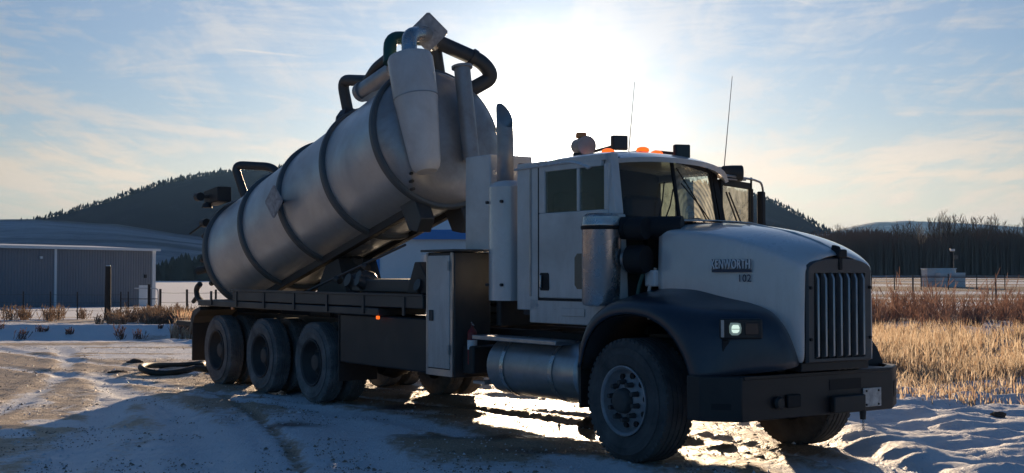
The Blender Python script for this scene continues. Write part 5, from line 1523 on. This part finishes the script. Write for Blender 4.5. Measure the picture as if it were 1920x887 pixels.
# small stud row and ladder rungs near the front bottom
for k in range(3):
    q = TQ(4.9, -.55 - .1 * k, -.55); MB().cyl(q, q + V((.12, -.03, 0)), .02, n=8).build('head_stud', M['black'], truck)

# ------------------------------------------------------------------ loose things on the ground
hx = W(322, 692, z=0.04)
hs = empty('hose_loop', (hx.x, hx.y, gz(hx.x, hx.y))); tag(hs, 'dark green suction hose lying in a flat loop behind the rear wheels', 'hose')
pts_ = []
for k in range(33):
    a = 2 * PI * k / 32 * .94
    pts_.append((.48 * math.cos(a), .95 * math.sin(a) + .1, .05 + .035 * (1 + math.sin(a * 2 + 1))))
pts_ += [(.8, -.1, .05), (1.5, .1, .06)]
MB().tube(pts_, .052, n=12).build('hose_pipe', M['hose'], hs)
MB().cyl((1.5, .1, .06), (1.72, .14, .06), .075, n=16).build('coupling', M['alu'], hs)
cl = [(253, 680, 'larger dark frozen clod lying left of the hose loop'), (222, 699, 'flat brown dirt clod further left of the hose loop')]
cl += [(1103, 803, 'dark frozen lump of mud just left of the front wheel'), (787, 712, 'pale pointed lump of ice under the tall cabinet'), (1872, 793, 'dark stone half buried in the snow at lower right')]
for i, (px, py, lb) in enumerate(cl):
    q = W(px, py, z=0.0)
    bm_ = bmesh.new(); bmesh.ops.create_icosphere(bm_, subdivisions=3, radius=1)
    rd = random.Random(i)
    for v in bm_.verts:
        nz_ = float(fbm(np.array([v.co.x * 2.2 + 9 * i + 20]), np.array([v.co.y * 2.2 + v.co.z * 1.7 + 20]), 3)[0])
        v.co *= .55 + .9 * nz_
    me = bpy.data.meshes.new('clod'); bm_.to_mesh(me); bm_.free()
    me.materials.append(M['white'] if 'ice' in lb else mat('frozen_mud', (.07, .055, .045), .8, var=.4, vscale=4, bump=.5, bscale=9))
    o_ = bpy.data.objects.new('ice_lump' if 'ice' in lb else ('stone' if 'stone' in lb else 'dirt_clod'), me); col.objects.link(o_)
    sz = (.13, .1, .05) if i == 0 else ((.16, .1, .035) if i == 1 else ((.10, .08, .09) if i == 2 else ((.22, .2, .17) if i == 3 else (.08, .06, .04))))
    o_.scale = sz; o_.location = (q.x, q.y, gz(q.x, q.y) + sz[2] * .3)
    tag(o_, lb, 'ice' if 'ice' in lb else ('stone' if 'stone' in lb else 'clod'))

def crumbs(name, n_, cfun, m, label, smin, smax):
    vs = []; fs = []
    for i in range(n_):
        x, y = cfun()
        z = gz_fast(x, y); s = random.uniform(smin, smax) * (1 if random.random() < .93 else 2.0); a = random.uniform(0, PI)
        o = len(vs); ca_, sa_ = math.cos(a), math.sin(a)
        for (u, v, w) in ((1, 0, .1), (0, 1, 0), (-1, .1, .05), (0, -1, .1), (.1, .05, .75), (0, 0, -.4)):
            u *= random.uniform(.6, 1.2); v *= random.uniform(.5, .9)
            vs.append((x + s * (u * ca_ - v * sa_), y + s * (u * sa_ + v * ca_), z + s * w))
        fs += [(o, o + 1, o + 4), (o + 1, o + 2, o + 4), (o + 2, o + 3, o + 4), (o + 3, o, o + 4)]
    me = bpy.data.meshes.new(name); me.from_pydata(vs, [], fs); me.materials.append(m)
    o_ = bpy.data.objects.new(name, me); col.objects.link(o_); tag(o_, label, 'gravel', kind='stuff')


def road_pt():
    while True:
        y = 9 + 20 * random.random() ** 1.3; x = random.uniform(-.44, .42) * y
        if x < float(verge_x(np.array(y))) + .2: return x, y


def rut_pt():
    while True:
        x, y = road_pt()
        if clump(x, y, 1.1, 3) > .52: return x, y


crumbs('gravel', 8000, rut_pt, mat('brown_grit', (.24, .19, .15), .85, var=.4, vscale=3), 'brown grit and gravel strewn over the packed snow of the yard', .005, .016)
crumbs('ice_crumbs', 4500, road_pt, mat('ice_crumb', (.72, .74, .77), .45), 'crumbs of snow and ice scattered over the yard', .005, .018)

# ------------------------------------------------------------------ winter air
if True:
    hz = MB().box((-11500, -4000, -14), (11500, 11500, 330)).build('haze', None, smooth=False)
    tag(hz, 'pale cold haze filling the valley air', 'haze', kind='stuff')
    hm = bpy.data.materials.new('haze_air'); hm.use_nodes = True
    n = NT(hm.node_tree); n.n.clear()
    ou = n.node('ShaderNodeOutputMaterial'); pv = n.node('ShaderNodeVolumePrincipled')
    pv.inputs['Color'].default_value = (.30, .58, 1.0, 1); pv.inputs['Density'].default_value = 0.00005; pv.inputs['Anisotropy'].default_value = 0.1
    n.l.new(pv.outputs[0], ou.inputs['Volume'])
    hz.data.materials.append(hm)
